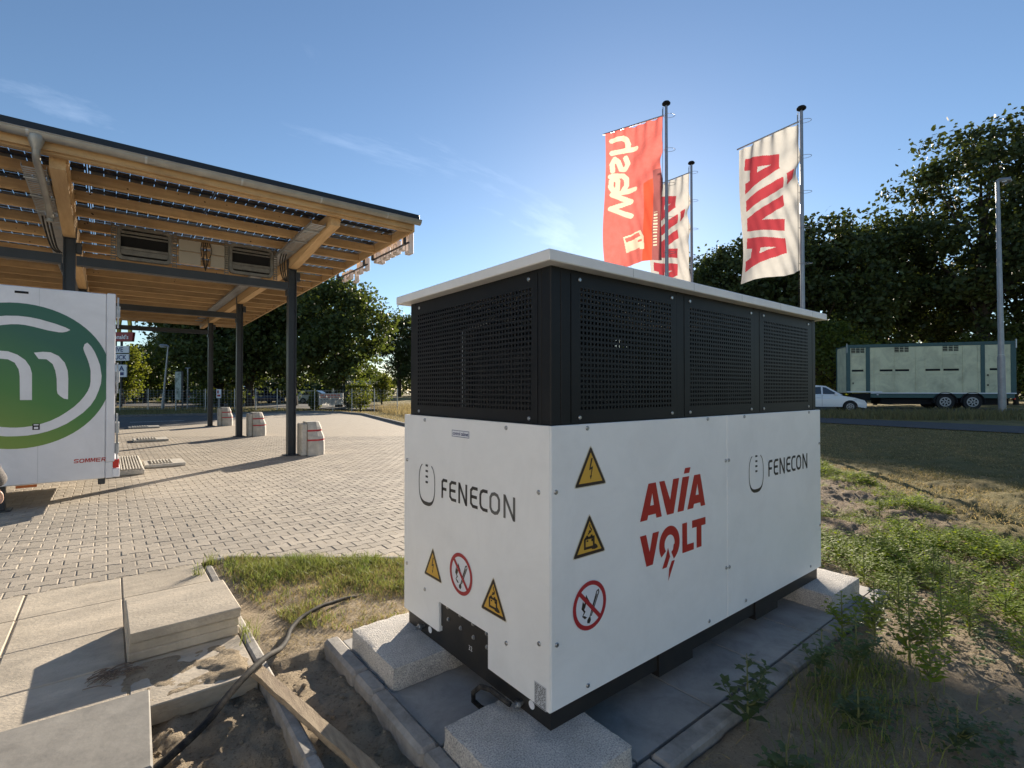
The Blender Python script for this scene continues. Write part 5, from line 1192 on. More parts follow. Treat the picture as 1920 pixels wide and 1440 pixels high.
def car(p, heading, z0, paint, label, L=4.1, Wd=1.74, H=1.50, van=False, grp='passenger cars in the background'):
    t_ = thing('car', label, 'car', (p.x, p.y, z0), grp); M4 = Matrix.Translation((p.x,p.y,z0)) @ Matrix.Rotation(heading, 4, 'Z')
    h = L/2; hw_ = Wd/2
    # side profile of the lower body with wheel arches, lofted across the width with a rounded flank
    def arch(cx, r_): return [(cx+r_*math.cos(R(a)), .30+r_*math.sin(R(a))) for a in range(0, 181, 20)]
    low = [(h-.04,.24)] + arch(h-.80,.37) + arch(-h+.74,.37) + [(-h+.03,.26),(-h,.50),(-h+.04,.92)]
    belt = [(-h+.30,.97),(0,.955),(h-1.28,.93),(h-.55,.80),(h-.12,.66),(h,.48)]
    prof = low+belt
    body = MB(); n = len(prof)
    secs = [(-hw_+.10,.96),(-hw_+.02,.99),(-hw_,1.0),(-hw_+.0,1.0)]
    lev = [(-hw_+.09,.985),(-hw_,1.0),(hw_,1.0),(hw_-.09,.985)]
    def pt(q_, yy, k):
        x, z = q_; return (x*k, yy*(1-.05*max(0,(abs(x)-h*.6)/(h*.4))**2), .30+(z-.30)*k)
    outer = [(0,-hw_+.04),(1,-hw_)]
    rows = []
    for yy, k in ((-hw_,1.0),(hw_,1.0)):
        rows.append([pt(q_, yy*(.985 if q_[1] < .4 else (.97 if q_[1] > .9 else 1.0)), k) for q_ in prof])
    body.v = rows[0]+rows[1]
    for i in range(n): body.f.append((i, (i+1) % n, n+(i+1) % n, n+i)); body.m.append(0)
    L3 = [[Vector((a, b_, 0)) for a, b_ in prof]]
    for tr_ in tessellate_polygon(L3):
        body.f.append(tuple(tr_)); body.m.append(0); body.f.append(tuple(n+i for i in tr_)); body.m.append(0)
    body.xf(M4); obj('body', body, paint, t_)
    gh = [(-h+.10,.95),(-h+.42,H-.10),(-h+.75,H-.01),(-.35,H),(.12,H-.045),(h-1.12,.93)] if not van else [(-h+.05,.95),(-h+.12,H-.06),(-h+.5,H),(.4,H),(.75,H-.08),(h-1.15,.93)]
    roof = MB(); n = len(gh); ins = lambda z: .06+(z-.93)/(H-.93)*.13
    A = [(x, -hw_+ins(z), z) for x, z in gh]; B = [(x, hw_-ins(z), z) for x, z in gh]; roof.v = A+B
    for i in range(n-1): roof.f.append((i,i+1,n+i+1,n+i)); roof.m.append(0)
    roof.f.append(tuple(range(n))); roof.f.append(tuple(range(2*n-1,n-1,-1))); roof.m += [0,0]; roof.xf(M4); ro = obj('roof', roof, paint, t_)
    for s_ in (-1, 1):
        fy = lambda x, z: (x, s_*(hw_-ins(z)+.006), z)
        for q_ in ([(-h+.62,1.0),(-h+.68,H-.12),(-.12,H-.09),(-.12,1.0)], [(-.04,1.0),(-.04,H-.10),(.10,H-.12),(h-1.36,1.0)]):
            m_ = MB(); m_.add([fy(x,z) for x,z in q_], [(0,1,2,3)]); m_.xf(M4); obj('side_window', m_, M['carglass'], ro)
        m_ = MB(); m_.cbox(h-1.55,h-1.40,s_*(hw_+.02)-.07,s_*(hw_+.02)+.07,.95,1.06,.02); m_.xf(M4); obj('mirror', m_, paint, t_)
        m_ = MB(); m_.add([(h-.62,s_*(hw_-.02)+s_*.006,.80),(h-.16,s_*(hw_-.10)+s_*.02,.655),(h-.10,s_*(hw_-.14)+s_*.03,.60),(h-.5,s_*(hw_)+s_*.004,.70)], [(0,1,2,3)]); m_.xf(M4); obj('headlight', m_, M['lamp'], t_)
        m_ = MB(); m_.cbox(-.10,-.09,s_*hw_-.004,s_*hw_+.004,.35,.95,.002); m_.xf(M4); obj('door_seam', m_, M['dark'], t_)
        m_ = MB(); m_.cbox(-.35,-.18,s_*hw_-.01,s_*hw_+.02,.82,.845,.005); m_.xf(M4); obj('door_handle', m_, paint, t_)
        m_ = MB(); m_.cbox(-h-.005,-h+.12,s_*(hw_-.17)-.1,s_*(hw_-.17)+.1,.68,.90,.01); m_.xf(M4); obj('tail_light', m_, M['tail'], t_)
    x1, z1, x2, z2 = gh[-2][0], gh[-2][1], gh[-1][0], gh[-1][1]
    m_ = MB(); m_.add([(x1+.02,-hw_+.24,z1-.03+.012),(x2-.02,-hw_+.13,z2+.05),(x2-.02,hw_-.13,z2+.05),(x1+.02,hw_-.24,z1-.03+.012)], [(0,1,2,3)]); m_.v = [(a+.012,b_,c_+.006) for a,b_,c_ in m_.v]; m_.xf(M4); obj('windscreen', m_, M['carglass'], ro)
    m_ = MB(); m_.cbox(h-.06,h+.004,-.45,.45,.36,.46,.01); m_.xf(M4); obj('grille', m_, M['dark'], t_)
    for x in (h-.80, -h+.74):
        for s_ in (-1,1): wheel(t_, M4, x, s_*(hw_-.11), .31, .20)
    return t_
HD = math.atan2(RD.y, RD.x)
PR = lambda t, side: Vector((rc.x, rc.y, 0)) + Vector((RD.x, RD.y, 0))*t + Vector((RD.y, -RD.x, 0))*side
zroad = .38
pcar = at(1538, 29.0); car(pcar, HD, gz1(pcar)+.055, M['carwhite'], 'white hatchback driving behind the green livestock trailer on the road')
# livestock trailer
TL = 8.3; pl_, pr_ = at(1587,31.9), at(1906,29.0); tc_ = (pl_+pr_)/2; hd = math.atan2(pr_.y-pl_.y, pr_.x-pl_.x); TL = (pr_-pl_).length
n_ = Vector((-(pr_-pl_).y, (pr_-pl_).x, 0)).normalized()
if n_.dot(FW) < 0: n_ = -n_
tcc = tc_ + n_*1.25; z0 = .37
lt = thing('livestock_trailer', 'pale green livestock trailer with teal frame and ventilation slots on the road', 'trailer', (tcc.x,tcc.y,z0)); M4 = Matrix.Translation((tcc.x,tcc.y,z0)) @ Matrix.Rotation(hd, 4, 'Z')
def lp(name, boxes, mt, parent=None, c=.008):
    m_ = MB()
    for q_ in boxes: m_.cbox(*q_, c)
    m_.xf(M4); return obj(name, m_, mt, parent or lt)
h = TL/2; S = -1.25
hullm = lp('hull', [(-h+.05,h-.05,S+.02,1.23,1.0,3.92)], M['trailer'])
lp('roof_rail', [(-h,h,S-.005,S+.12,3.82,4.02)], M['teal']); lp('roof_rail', [(-h,h,1.13,1.255,3.82,4.02)], M['teal']); lp('roof', [(-h+.01,h-.01,S+.12,1.13,3.93,3.99)], M['teal'])
cols_t = [(-h,-h+.22),(-h+1.05,-h+1.27),(h-1.62,h-1.42),(h-.24,h)]
for a, b_ in cols_t: lp('upright', [(a,b_,S-.01,S+.06,1.0,3.818)], M['teal']); lp('upright', [(a,b_,1.19,1.26,1.0,3.818)], M['teal'])
lp('lower_rail', [(-h+1.3,h,S-.02,S+.03,.96,1.02)], M['label']); lp('lower_rail', [(-h,-h+1.9,S-.02,S+.03,1.03,1.09)], M['label'])
lp('chassis', [(-h+1.3,h-.05,S+.05,1.2,.70,.955)], M['teal']); lp('chassis_beam', [(-h+.2,h-.3,-.5,.5,.52,.69)], M['dark'])
for a, w_ in ((-h+.28,.70),(-h+2.55,.72),(-h+4.95,.76)):                      # louvred openings under the roof
    o = lp('vent_opening', [(a,a+w_,S+.004,S+.03,3.50,3.815)], M['dark'], hullm)
    for k in range(3): lp('louvre', [(a,a+w_,S-.004,S+.002,3.55+k*.10,3.575+k*.10)], M['trailer'], hullm, .002)
    for k in range(1,3): lp('louvre_bar', [(a+w_*k/3-.02,a+w_*k/3+.02,S-.007,S-.0045,3.50,3.815)], M['trailer'], hullm, .001)
    lp('flap', [(a-.01,a+w_+.01,S+.0,S+.018,3.28,3.49)], M['trailer'], hullm)
for a, w_ in ((-h+.30,.62),(-h+1.78,.66),(-h+2.58,.70),(-h+4.10,.72),(-h+4.98,.74),(h-1.20,.70)):
    lp('slot', [(a,a+w_,S+.008,S+.03,2.33,2.45)], M['dark'], hullm, .002); lp('flap', [(a-.03,a+w_+.03,S+.002,S+.018,2.14,2.32)], M['trailer'], hullm)
    lp('panel', [(a-.03,a+w_+.03,S+.006,S+.019,1.12,2.12)], M['trailer'], hullm); lp('panel', [(a-.03,a+w_+.03,S+.006,S+.019,2.50,3.26)], M['trailer'], hullm)
for x in (-h+1.48,-h+3.6,-h+5.9,h-1.75): lp('rib', [(x,x+.09,S-.006,S+.018,1.03,3.81)], M['trailer'], hullm)
for x, z in ((h-1.33,2.0),(h-1.33,1.42),(-h+.33,1.55)): lp('latch', [(x,x+.06,S-.03,S+.0,z,z+.10)], M['dark'], hullm)
for x in (-h+5.05,-h+6.35-.0):
    for s_ in (-1,1): wheel(lt, M4, x, s_*(1.10), .47, .30)
    m_ = MB(); ang_ = [R(a) for a in range(-5,186,10)]
    for r_ in (.56,.585): m_.v += [(x+r_*math.cos(a), yv, .47+r_*math.sin(a)) for a in ang_ for yv in (S-.06, S+.42)]
    k_ = len(ang_)*2
    for i in range(len(ang_)-1): m_.f += [(2*i,2*i+1,2*i+3,2*i+2), (k_+2*i,k_+2*i+2,k_+2*i+3,k_+2*i+1), (2*i,2*i+2,k_+2*i+2,k_+2*i)]; m_.m += [0,0,0]
    m_.xf(M4); obj('mudguard', m_, M['tyre'], lt)
    m_ = MB(); m_.flat([[(x+.555*math.cos(a), .47+.555*math.sin(a)) for a in ang_]], lambda u, v, w: (u, S+.040, v)); m_.xf(M4); obj('wheel_well', m_, M['dark'], lt)
lp('underbody', [(-h+1.9,h-.2,S+.35,.95,.30,.69)], M['dark'])
lp('tail_light', [(h-.10,h-.02,S+.02,S+.2,.62,.72)], M['tail']); lp('marker', [(-h+1.6,-h+1.7,S-.03,S-.005,.86,.92)], M['label']); lp('drawbar', [(-h-1.9,-h+.4,-.08,.08,.45,.58)], M['dark']); lp('toolbox', [(-h+.4,-h+1.3,S+.1,S+.7,.55,.98)], M['dark'])
lp('corner_stay', [(h-.03,h+.03,S-.03,S+.02,3.6,4.12)], M['galv']); lp('corner_stay', [(-h+.02,-h+.06,S-.03,S-.012,3.5,4.10)], M['galv'])
for x in (-h+.55,-h+1.1):
    for s_ in (-1,1): wheel(lt, M4, x+.2, s_*1.0, .40, .26) if x < -h+.6 else None
# parked cars behind the trees, small and partly hidden
car(at(488,56), R(20), 0, M['carblue'], 'dark blue van parked behind the tree trunks', 4.9, 1.9, 1.95, True)
car(at(597,58), R(-40), 0, M['carwhite'], 'white car parked behind the fence near the banner', 4.3)
car(at(632,60), R(-40), 0, M['carsilver'], 'silver car parked behind the fence near the banner', 4.3)
car(at(398,57), R(25), 0, M['carblue'], 'dark blue car parked in the shade behind the notice sign', 4.4)
pc_ = at(686,60); M5 = Matrix.Translation(pc_) @ Matrix.Rotation(R(-38),4,'Z'); t_ = thing('delivery_truck', 'small white box truck far behind the round bush', 'truck', pc_)
for nm, q_, mt in (('box', (-2.2,1.2,-1.0,1.0,.9,2.6), 'carwhite'), ('cab', (1.25,2.6,-.95,.95,.5,2.1), 'carwhite'), ('window', (2.2,2.61,-.85,.85,1.35,1.9), 'carglass'), ('chassis', (-2.1,2.5,-.7,.7,.4,.85), 'dark')): m_ = MB(); m_.cbox(*q_, .03); m_.xf(M5); obj(nm, m_, M[mt], t_)
for x in (-1.4,1.8):
    for s_ in (-1,1): wheel(t_, M5, x, s_*.85, .38, .24)

# ------------------------------------------------------------------ unseen shop building added behind the camera to bounce sunlight onto the cabinet
sb = thing('added_bounce_building', 'added pale rendered building, unseen behind the camera, bouncing sunlight onto the cabinet', 'building', (-10.0,-5.0,0))
rend = mat('pale_render', (.80,.77,.71), (.74,.71,.66), scale=.8, rough=.9)
BX, B0, B1, BH = -7.6, -12.5, 1.6, 4.3
opn = [(-11.5,-10.2,0.9,2.3),(-8.2,-7.0,0.05,2.25),(-2.6,-1.3,0.9,2.3)]
m_ = MB(); ysp = [B0]+[v for o_ in opn for v in o_[:2]]+[B1]
for i in range(0, len(ysp), 2): m_.box(BX-.3, BX, ysp[i], ysp[i+1], -.05, BH)
for a, b_, z0, z1 in opn: m_.box(BX-.3, BX, a, b_, z1, BH); (z0 > .1) and m_.box(BX-.3, BX, a, b_, -.05, z0)
m_.box(BX-6, BX-.3, B0, B0+.3, -.05, BH); m_.box(BX-6, BX-.3, B1-.3, B1, -.05, BH); m_.box(BX-6.3, BX-6, B0, B1, -.05, BH)
obj('wall', m_, rend, sb)
m_ = MB(); m_.cbox(BX-6.5, BX+.15, B0-.2, B1+.2, BH+.001, BH+.35, .02); obj('roof', m_, M['lid'], sb)
for a, b_, z0, z1 in opn:
    m_ = MB()
    for q_ in ((a,a+.07,z0,z1),(b_-.07,b_,z0,z1),(a+.07,b_-.07,z1-.07,z1),(a+.07,b_-.07,z0,z0+.07)): m_.box(BX-.16,BX-.10,*q_)
    o = obj('door' if z0 < .1 else 'window', m_, M['steel'], sb); m_ = MB(); m_.box(BX-.14,BX-.13,a+.06,b_-.06,z0+.06,z1-.06); obj('pane', m_, M['carglass'], o)

# ------------------------------------------------------------------ trees
leafA = mat('leaves_maple', (.085,.115,.034), (.050,.072,.024), scale=.9, rough=.55, transl=.36, rnd=.4, tmul=(1.7,1.6,.8), spec=.3)
leafB = mat('leaves_oak', (.075,.098,.028), (.045,.062,.020), scale=.9, rough=.55, transl=.24, rnd=.45, tmul=(1.4,1.35,.8), spec=.3)
leafC = mat('leaves_light', (.11,.13,.025), (.055,.085,.02), scale=.9, rough=.55, transl=.45, rnd=.3, tmul=(2.3,2.0,.9), spec=.3)
leafD = mat('leaves_blue_green', (.075,.10,.075), (.04,.06,.045), scale=2, rough=.6, transl=.3, rnd=.3)
def leaf_mesh(name, C_, size, rs, mt, droop=.35, tone=True):
    n = len(C_); d = rs.normal(size=(n,3)); d[:,2] = d[:,2]*.7-droop; d /= np.linalg.norm(d, axis=1)[:,None]
    a = np.cross(d, rs.normal(size=(n,3))); a /= np.linalg.norm(a, axis=1)[:,None]
    s_ = size*rs.uniform(.6,1.35,n)[:,None]
    V = np.stack([C_-d*s_*.5, C_+a*s_*.36-d*s_*.05, C_+d*s_*.55, C_-a*s_*.36-d*s_*.05], 1).reshape(-1,3)
    F_ = np.arange(n*4).reshape(-1,4)
    me = bpy.data.meshes.new(name); me.vertices.add(n*4); me.vertices.foreach_set('co', V.astype(np.float32).ravel()); me.loops.add(n*4); me.loops.foreach_set('vertex_index', F_.astype(np.int32).ravel())
    me.polygons.add(n); me.polygons.foreach_set('loop_start', np.arange(0,n*4,4,dtype=np.int32)); me.polygons.foreach_set('use_smooth', np.zeros(n, bool)); me.update(calc_edges=True); me.materials.append(mt)
    if tone: at_ = me.attributes.new('tone','FLOAT','FACE'); at_.data.foreach_set('value', rs.uniform(0,1,n).astype(np.float32))
    return me
def make_tree(seed, H, Wd, zb, nclump, nleaf, lsize, mt, top_sharp=1.0, crad=.95):
    rs = np.random.default_rng(seed); rn = random.Random(seed); cz = (H+zb)/2; hz = (H-zb)/2; cl = []
    while len(cl) < nclump:
        p = rs.uniform(-1,1,3); r_ = np.linalg.norm(p)
        if r_ > 1 or r_ < .30 and rn.random() < .7: continue
        taper = 1-.35*max(0,p[2])**2*top_sharp
        bulge = 1+.22*noise.noise(Vector((p[0]*2+seed, p[1]*2, p[2]*2)))
        cl.append((p[0]*Wd/2*taper*bulge, p[1]*Wd/2*taper*bulge, cz+p[2]*hz*(1+.10*noise.noise(Vector((p[0]*3, p[1]*3+seed, 1))))))
    cl = np.array(cl); k = nleaf//nclump; sz = rs.uniform(.55,1.25,(nclump,1,1))*crad
    off = rs.normal(size=(nclump,k,3))*np.array([.62,.62,.42])*sz
    C_ = (cl[:,None,:]+off).reshape(-1,3); C_ = C_[C_[:,2] > .6]
    lm = leaf_mesh('crown', C_, lsize, rs, mt)
    tb = MB(); r0 = .020*H+.05; P = [Vector((0,0,-.3))]; 
    for i in range(1,7): P.append(Vector((rn.gauss(0,.06)*i, rn.gauss(0,.06)*i, H*.86*i/6)))
    tb.tube(P, [r0*1.35,r0,r0*.85,r0*.66,r0*.45,r0*.28,r0*.10], 9)
    for q_ in rs.permutation(nclump)[:26]:
        e = Vector(cl[q_]); t = min(.9, max(.12, (e.z-1.8)/(H)*.8)); s0 = P[0].lerp(P[-1], t); i = min(5, int(t*6)); s0 = P[i].lerp(P[i+1], t*6-i)
        mid = s0.lerp(e, .5)+Vector((0,0,-.05*H*.2)); tb.tube([s0, mid, e], [r0*.42*(1-t*.6), r0*.24*(1-t*.5), .02], 5, caps=False)
    tm_ = tb.mesh('trunk', M['bark'], True)
    return tm_, lm
protos = dict(
    maple=make_tree(1, 11.5, 9.0, 1.9, 170, 15000, .34, leafA, .8, 1.0),
    maple2=make_tree(2, 12.0, 9.4, 2.2, 160, 14000, .34, leafA, .5, 1.0),
    oak=make_tree(3, 17.0, 10.0, 3.2, 150, 13000, .38, leafB, .3, 1.0),
    oak2=make_tree(4, 16.0, 10.5, 2.6, 150, 13000, .38, leafB, .4, 1.05),
    tall=make_tree(5, 24.5, 16.0, 5.0, 230, 25000, .42, leafB, .45, 1.25),
    light=make_tree(6, 8.0, 6.0, 1.0, 70, 6000, .32, leafC, .3, .9))
hsh = random.Random(21)
def tree(kind, px, depth, s_, label, grp, sz=None):
    p = at(px, depth); g0 = gz1(p); t_ = thing('tree', label, 'tree', (p.x,p.y,g0), grp); t_.rotation_euler = (0,0,hsh.uniform(0,6.28)); t_.scale = (s_, s_, sz or s_)
    for nm, me in zip(('trunk','crown'), protos[kind]):
        o = bpy.data.objects.new(nm, me); col.objects.link(o); o.parent = t_
    return t_
GL, GRT = 'trees behind the access road', 'trees behind the main road'
tree('maple',636,44,1.0,'dense round maple beside the wire fence banner, sunlit on one flank',GL)
tree('maple2',552,47,1.02,'dark tree behind the canopy post next to the cabinet',GL)
tree('maple2',470,46,1.05,'dark tree behind the middle canopy post',GL)
tree('maple',412,47,1.05,'dark tree behind the rear canopy post and the notice sign',GL)
tree('maple2',398,52,1.02,'dark tree behind the advertising board',GL)
tree('light',272,58,.88,'lighter yellow-green tree beside the restaurant pylon',GL)
tree('light',232,52,.75,'low shaded tree under the restaurant pylon',GL)
tree('oak2',352,64,.72,'dark tree behind the leaning street lamp',GL)
tree('oak',748,86,.86,'far dark tree showing between the maple and the cabinet',GL)
tree('oak2',790,88,.84,'far dark tree almost hidden by the cabinet corner',GL)
for i, px in enumerate((850,930,1010,1090)): tree('oak2' if i % 2 else 'oak', px, 92, .70, ('far tree behind the perforated end panel of the cabinet','far tree behind the near corner post of the cabinet','far tree behind the widest perforated side panel','far tree behind the middle of the cabinet lid')[i], GL)
tree('light',716,48,.36,'small bushy tree below the far dark trees',GL)
tree('oak',1196,61,.90,'tree showing its tip below the red banner',GRT)
tree('oak2',1262,60,.92,'tree behind the lower edge of the white banners',GRT)
tree('oak',1318,57,.98,'tree just beyond the flagpole behind the red banner',GRT)
tree('oak2',1378,50,.98,'tree between the two white banners',GRT)
tree('oak',1452,47,.97,'tree behind the white banner with the dark backdrop',GRT)
tree('oak2',1530,46,1.06,'tree beside the flagpole above the cabinet end',GRT)
tree('oak',1612,48,1.05,'tree above the front end of the livestock trailer',GRT)
tree('oak2',1690,52,1.02,'tree behind the middle of the livestock trailer',GRT)
tree('tall',1842,45,1.0,'tallest broad tree towering behind the street lamp',GRT)
tree('oak',1960,47,1.15,'tree behind the rear end of the livestock trailer',GRT)
tree('oak',1770,56,.95,'tree in the gap behind the tallest tree',GRT)
tree('light',1568,40,.85,'sunlit yellow-green bush tree behind the white hatchback',GRT)
tree('light',1640,41,.62,'low leafy bush behind the livestock trailer',GRT)
tree('light',1830,42,.70,'low leafy bush under the tallest tree',GRT)
tree('light',1905,42,.72,'low leafy bush behind the trailer tail',GRT)
def wood(name, d0, d1, a0, a1, hgt, n, label, seed):       # dense far undergrowth that reads as one mass
    rs = np.random.default_rng(seed); d = rs.uniform(d0, d1, n); pxs = rs.uniform(a0, a1, n); lt_ = (pxs-960)/FPX*d
    X_ = FW.x*d+RT.x*lt_; Y_ = FW.y*d+RT.y*lt_; top_ = hgt*(.72+.28*np.sin(pxs*.021+1)*np.sin(pxs*.0093)+.12*np.sin(pxs*.11)); Z_ = top_*np.sqrt(rs.random(n))+rise(X_, Y_)
    o = link(name, leaf_mesh(name, np.stack([X_,Y_,Z_],1), .75, rs, leafB)); tag(o, label, 'undergrowth', kind='stuff')
wood('far_wood', 92, 108, -300, 1300, 6.5, 16000, 'dark band of far woodland beyond the yard and the road', 51)
wood('roadside_undergrowth', 58, 70, 1180, 2300, 4.0, 12000, 'dark undergrowth between the trunks behind the main road', 52)
wood('hedge_undergrowth', 62, 70, -200, 720, 3.2, 9000, 'dark hedge between the trunks behind the access road', 53)
def bush(px, depth, w_, h_, mt, label, seed):
    p = at(px, depth); g0 = gz1(p); rs = np.random.default_rng(seed); t_ = thing('bush', label, 'bush', (p.x,p.y,g0), 'bushes along the fence')
    q_ = rs.normal(size=(2600,3)); q_ /= np.linalg.norm(q_,axis=1)[:,None]; q_ *= rs.uniform(.55,1.0,(2600,1)); q_ = q_*np.array([w_/2,w_/2,h_/2])+np.array([0,0,h_/2]); q_ = q_*(1+.15*np.sin(q_*5)); q_ = q_[q_[:,2] > .03]
    o = bpy.data.objects.new('foliage', leaf_mesh('foliage', q_, .14, rs, mt)); col.objects.link(o); o.parent = t_
    m_ = MB()
    for k in range(5): a = k*1.3; m_.tube([(0,0,-.1),(math.cos(a)*w_*.2,math.sin(a)*w_*.2,h_*.7)], [.03,.01], 5)
    o = bpy.data.objects.new('stem', m_.mesh('stem', M['bark'])); col.objects.link(o); o.parent = t_
bush(676,37.5,1.9,2.7,leafC,'round sunlit bush beside the fence banner',31)
bush(654,38.5,1.1,2.6,leafD,'slim blue-green conifer bush behind the fence banner',32)
bush(385,44,2.2,1.8,leafC,'low leafy bush behind the advertising board',33)
bush(440,46,2.4,1.9,leafC,'low leafy bush between the dark tree trunks',34)
bush(590,40,1.2,1.4,leafC,'small weedy bush at the foot of the fence',35)

# ------------------------------------------------------------------ grass and weeds
def grass(name, P, h_, w_, mt, label, rs, lean=.45, cat='grass'):
    V, F_ = blades(P, h_, w_, rs, lean); n = len(P)
    o = np_obj(name, V, F_, mt, tri=True, attrs={'tone': np.repeat(rs.uniform(0,1,n),3)}); return tag(o, label, cat, kind='stuff')
gG = mat('grass_green', (.17,.235,.045), (.26,.27,.07), scale=5, rough=.6, transl=.45, rnd=.35)
gY = mat('grass_straw', (.46,.36,.17), (.30,.235,.10), scale=4, rough=.75, transl=.35, rnd=.35)
gD = mat('grass_dull', (.26,.22,.095), (.15,.145,.055), scale=1.5, rough=.75, transl=.35, rnd=.35)
rs = np.random.default_rng(12)
def zof(x, y): return ground_z(x, y, (np.zeros(x.shape), np.zeros(x.shape)))
def zful(x, y): return ground_z(x, y)
def scatter(n, x0, x1, y0, y1, poly=None):
    x, y = rs.uniform(x0,x1,n), rs.uniform(y0,y1,n)
    if poly is not None: k = inpoly(x, y, poly); x, y = x[k], y[k]
    return x, y
x, y = scatter(80000, .7, 3.2, 3.2, 5.4, GP)
dist = ((x-.86)*1.06+(y-5.36)*1.30)/-1.677
nz2 = nfield(x, y, 2.6, 4.4, 3)
dens = np.clip(.95-dist*.55+.7*nz2, .07, 1)*np.clip((x-.78)*5, .1, 1); k = rs.random(len(x)) < dens; x, y, nz2, dist = x[k], y[k], nz2[k], dist[k]
hh = rs.uniform(.035,.10,len(x))*np.clip(1.15-dist*.45+.5*nz2, .45, 1.35); z = zful(x, y)-.004; yel = rs.random(len(x)) < np.clip(.25+.35*dist-.5*nz2, .1, .75)
def blades(P, h_, w_, rs, lean=.45):                          # width per blade
    w_ = np.broadcast_to(np.asarray(w_), (len(P),)); n = len(P)
    a = rs.uniform(0,2*np.pi,n); D = np.stack([np.cos(a)*w_,np.sin(a)*w_,0*a],1); l = rs.uniform(.1,1,n)*lean*h_; b_ = rs.uniform(0,2*np.pi,n); lx, ly = np.cos(b_)*l, np.sin(b_)*l
    mid = P+np.stack([lx*.35,ly*.35,h_*.55],1); tip = P+np.stack([lx,ly,h_*.93],1)
    V = np.stack([P-D/2,P+D/2,mid-D*.36,mid+D*.36,tip],1).reshape(-1,3); k = np.arange(n)[:,None]*5
    return V, np.concatenate([k+np.array([[0,1,3]]), k+np.array([[0,3,2]]), k+np.array([[2,3,4]])],1).reshape(-1,3)
P = np.stack([x,y,z],1)
grass('green_grass', P[~yel], hh[~yel], rs.uniform(.0035,.0075,(~yel).sum()), gG, 'green grass growing between the paving and the cabinet', rs, 1.0)
grass('dry_grass', P[yel], hh[yel]*.8, rs.uniform(.003,.006,yel.sum()), gY, 'dry straw-coloured grass among the green grass by the hose', rs, 1.0)
x, y = scatter(9000, .74, 2.4, 3.1, 5.3); k = (inpoly(x, y, GP) | ((y < 3.6) & (x < 1.15) & (x > .76))) & ((x > 1.17) | (y > 3.2)); x, y = x[k], y[k]; P = np.stack([x,y,zful(x,y)+.002],1); n = len(P)
grass('straw_litter', P, rs.uniform(.006,.022,n), rs.uniform(.002,.005,n), gY, 'flat straw litter on the sandy soil around the grass', rs, 4.0)
# dry mown lawn beyond the soil
x, y = scatter(120000, 6.2, 24, -3, 10); ldv = (x-7.2)-(y-.8)*1.35; k = (ldv > rs.uniform(-.9,.6,len(x))) & ~inpoly(x,y,PAV) & (rs.random(len(x)) < np.clip(1.3-(x-6)/22,.25,1)); x, y = x[k], y[k]; z = zof(x,y)-.004
near = ldv[k] < 2.6; st_ = rs.random(len(x)) < np.where(near,.75,.35); hh = rs.uniform(.018,.042,len(x)); w_ = .004+.0008*x; P = np.stack([x,y,z],1)
grass('dry_lawn', P[st_], hh[st_], w_[st_], gY, 'dry mown lawn grass beyond the weeds', rs, 1.7); grass('lawn', P[~st_], hh[~st_], w_[~st_], gD, 'dull green mown lawn in tree shade', rs, 1.6)
# tall grass on the verge before the road, and along the left kerb
t = rs.uniform(-34,24,26000); sd2 = rs.uniform(4.2,9.5,26000); x = rc.x+RD.x*t+RD.y*sd2*-1*-1; y = rc.y+RD.y*t-RD.x*sd2
k = (x > 26.6) & (x < 60); x, y = x[k], y[k]; P = np.stack([x,y,zof(x,y)-.01],1); n = len(P)
grass('verge_grass', P, rs.uniform(.18,.5,n), rs.uniform(.02,.04,n), gD, 'tall uncut verge grass in front of the main road', rs, .6)
x, y = scatter(60000, 7, 24, 11, 40); k = ~inpoly(x,y,[(a+.25 if a > 5 else a, b_) for a,b_ in PAV]) & (x < 20+.2*y); x, y = x[k], y[k]; k = rs.random(len(x)) < .6; x, y = x[k], y[k]; P = np.stack([x,y,zof(x,y)-.01],1); n = len(P); mid_ = (x-10.2-(y-20.5)*.22)
hv = np.where((mid_ > 2.2) & (mid_ < 5.5), rs.uniform(.25,.6,n), rs.uniform(.04,.10,n)); grass('kerbside_grass', P, hv, rs.uniform(.015,.03,n), gY, 'dry kerbside grass and brown weeds behind the yard kerb', rs, .7)
x, y = scatter(30000, -30, 14, 36.6, 50); k = (y > 41.4+(x+38)*-.105); x, y = x[k], y[k]; P = np.stack([x,y,zof(x,y)-.01],1); n = len(P); grass('far_verge_grass', P, rs.uniform(.05,.22,n), rs.uniform(.02,.04,n), gD, 'short grass on the verge under the far trees', rs, .7)
# weeds
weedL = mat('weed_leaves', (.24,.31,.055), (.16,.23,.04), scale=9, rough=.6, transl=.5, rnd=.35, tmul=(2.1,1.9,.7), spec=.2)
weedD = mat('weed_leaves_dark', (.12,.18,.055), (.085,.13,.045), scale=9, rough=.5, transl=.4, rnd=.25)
weedS = mat('weed_stem', (.12,.14,.05), rough=.7)
def weed_leaves(base, ht, nl, ls, rs):                        # returns kite leaves around a stem
    V = []; F_ = []
    for i in range(nl):
        t = (i+.6)/nl; z = ht*(.12+.88*t); a = i*2.4+rs.uniform(-.4,.4); out = ls*(1.25-.75*t)*rs.uniform(.7,1.2); r0 = .004+.02*(1-t)*ht
        c, s_ = math.cos(a), math.sin(a); b0 = base+np.array([c*r0,s_*r0,z]); up = rs.uniform(.1,.7); e = b0+np.array([c*out,s_*out,out*up-out*.25]); m_ = b0*.52+e*.48+np.array([0,0,out*.12]); w_ = out*.30; sd_ = np.array([-s_,c,0])*w_
        k = len(V); V += [b0, m_+sd_, e, m_-sd_, m_-np.array([0,0,out*.05])]; F_ += [(k,k+1,k+4),(k+1,k+2,k+4),(k+2,k+3,k+4),(k+3,k,k+4)]
    return V, F_
V = []; F_ = []; rsw = np.random.default_rng(5); cnt = 0
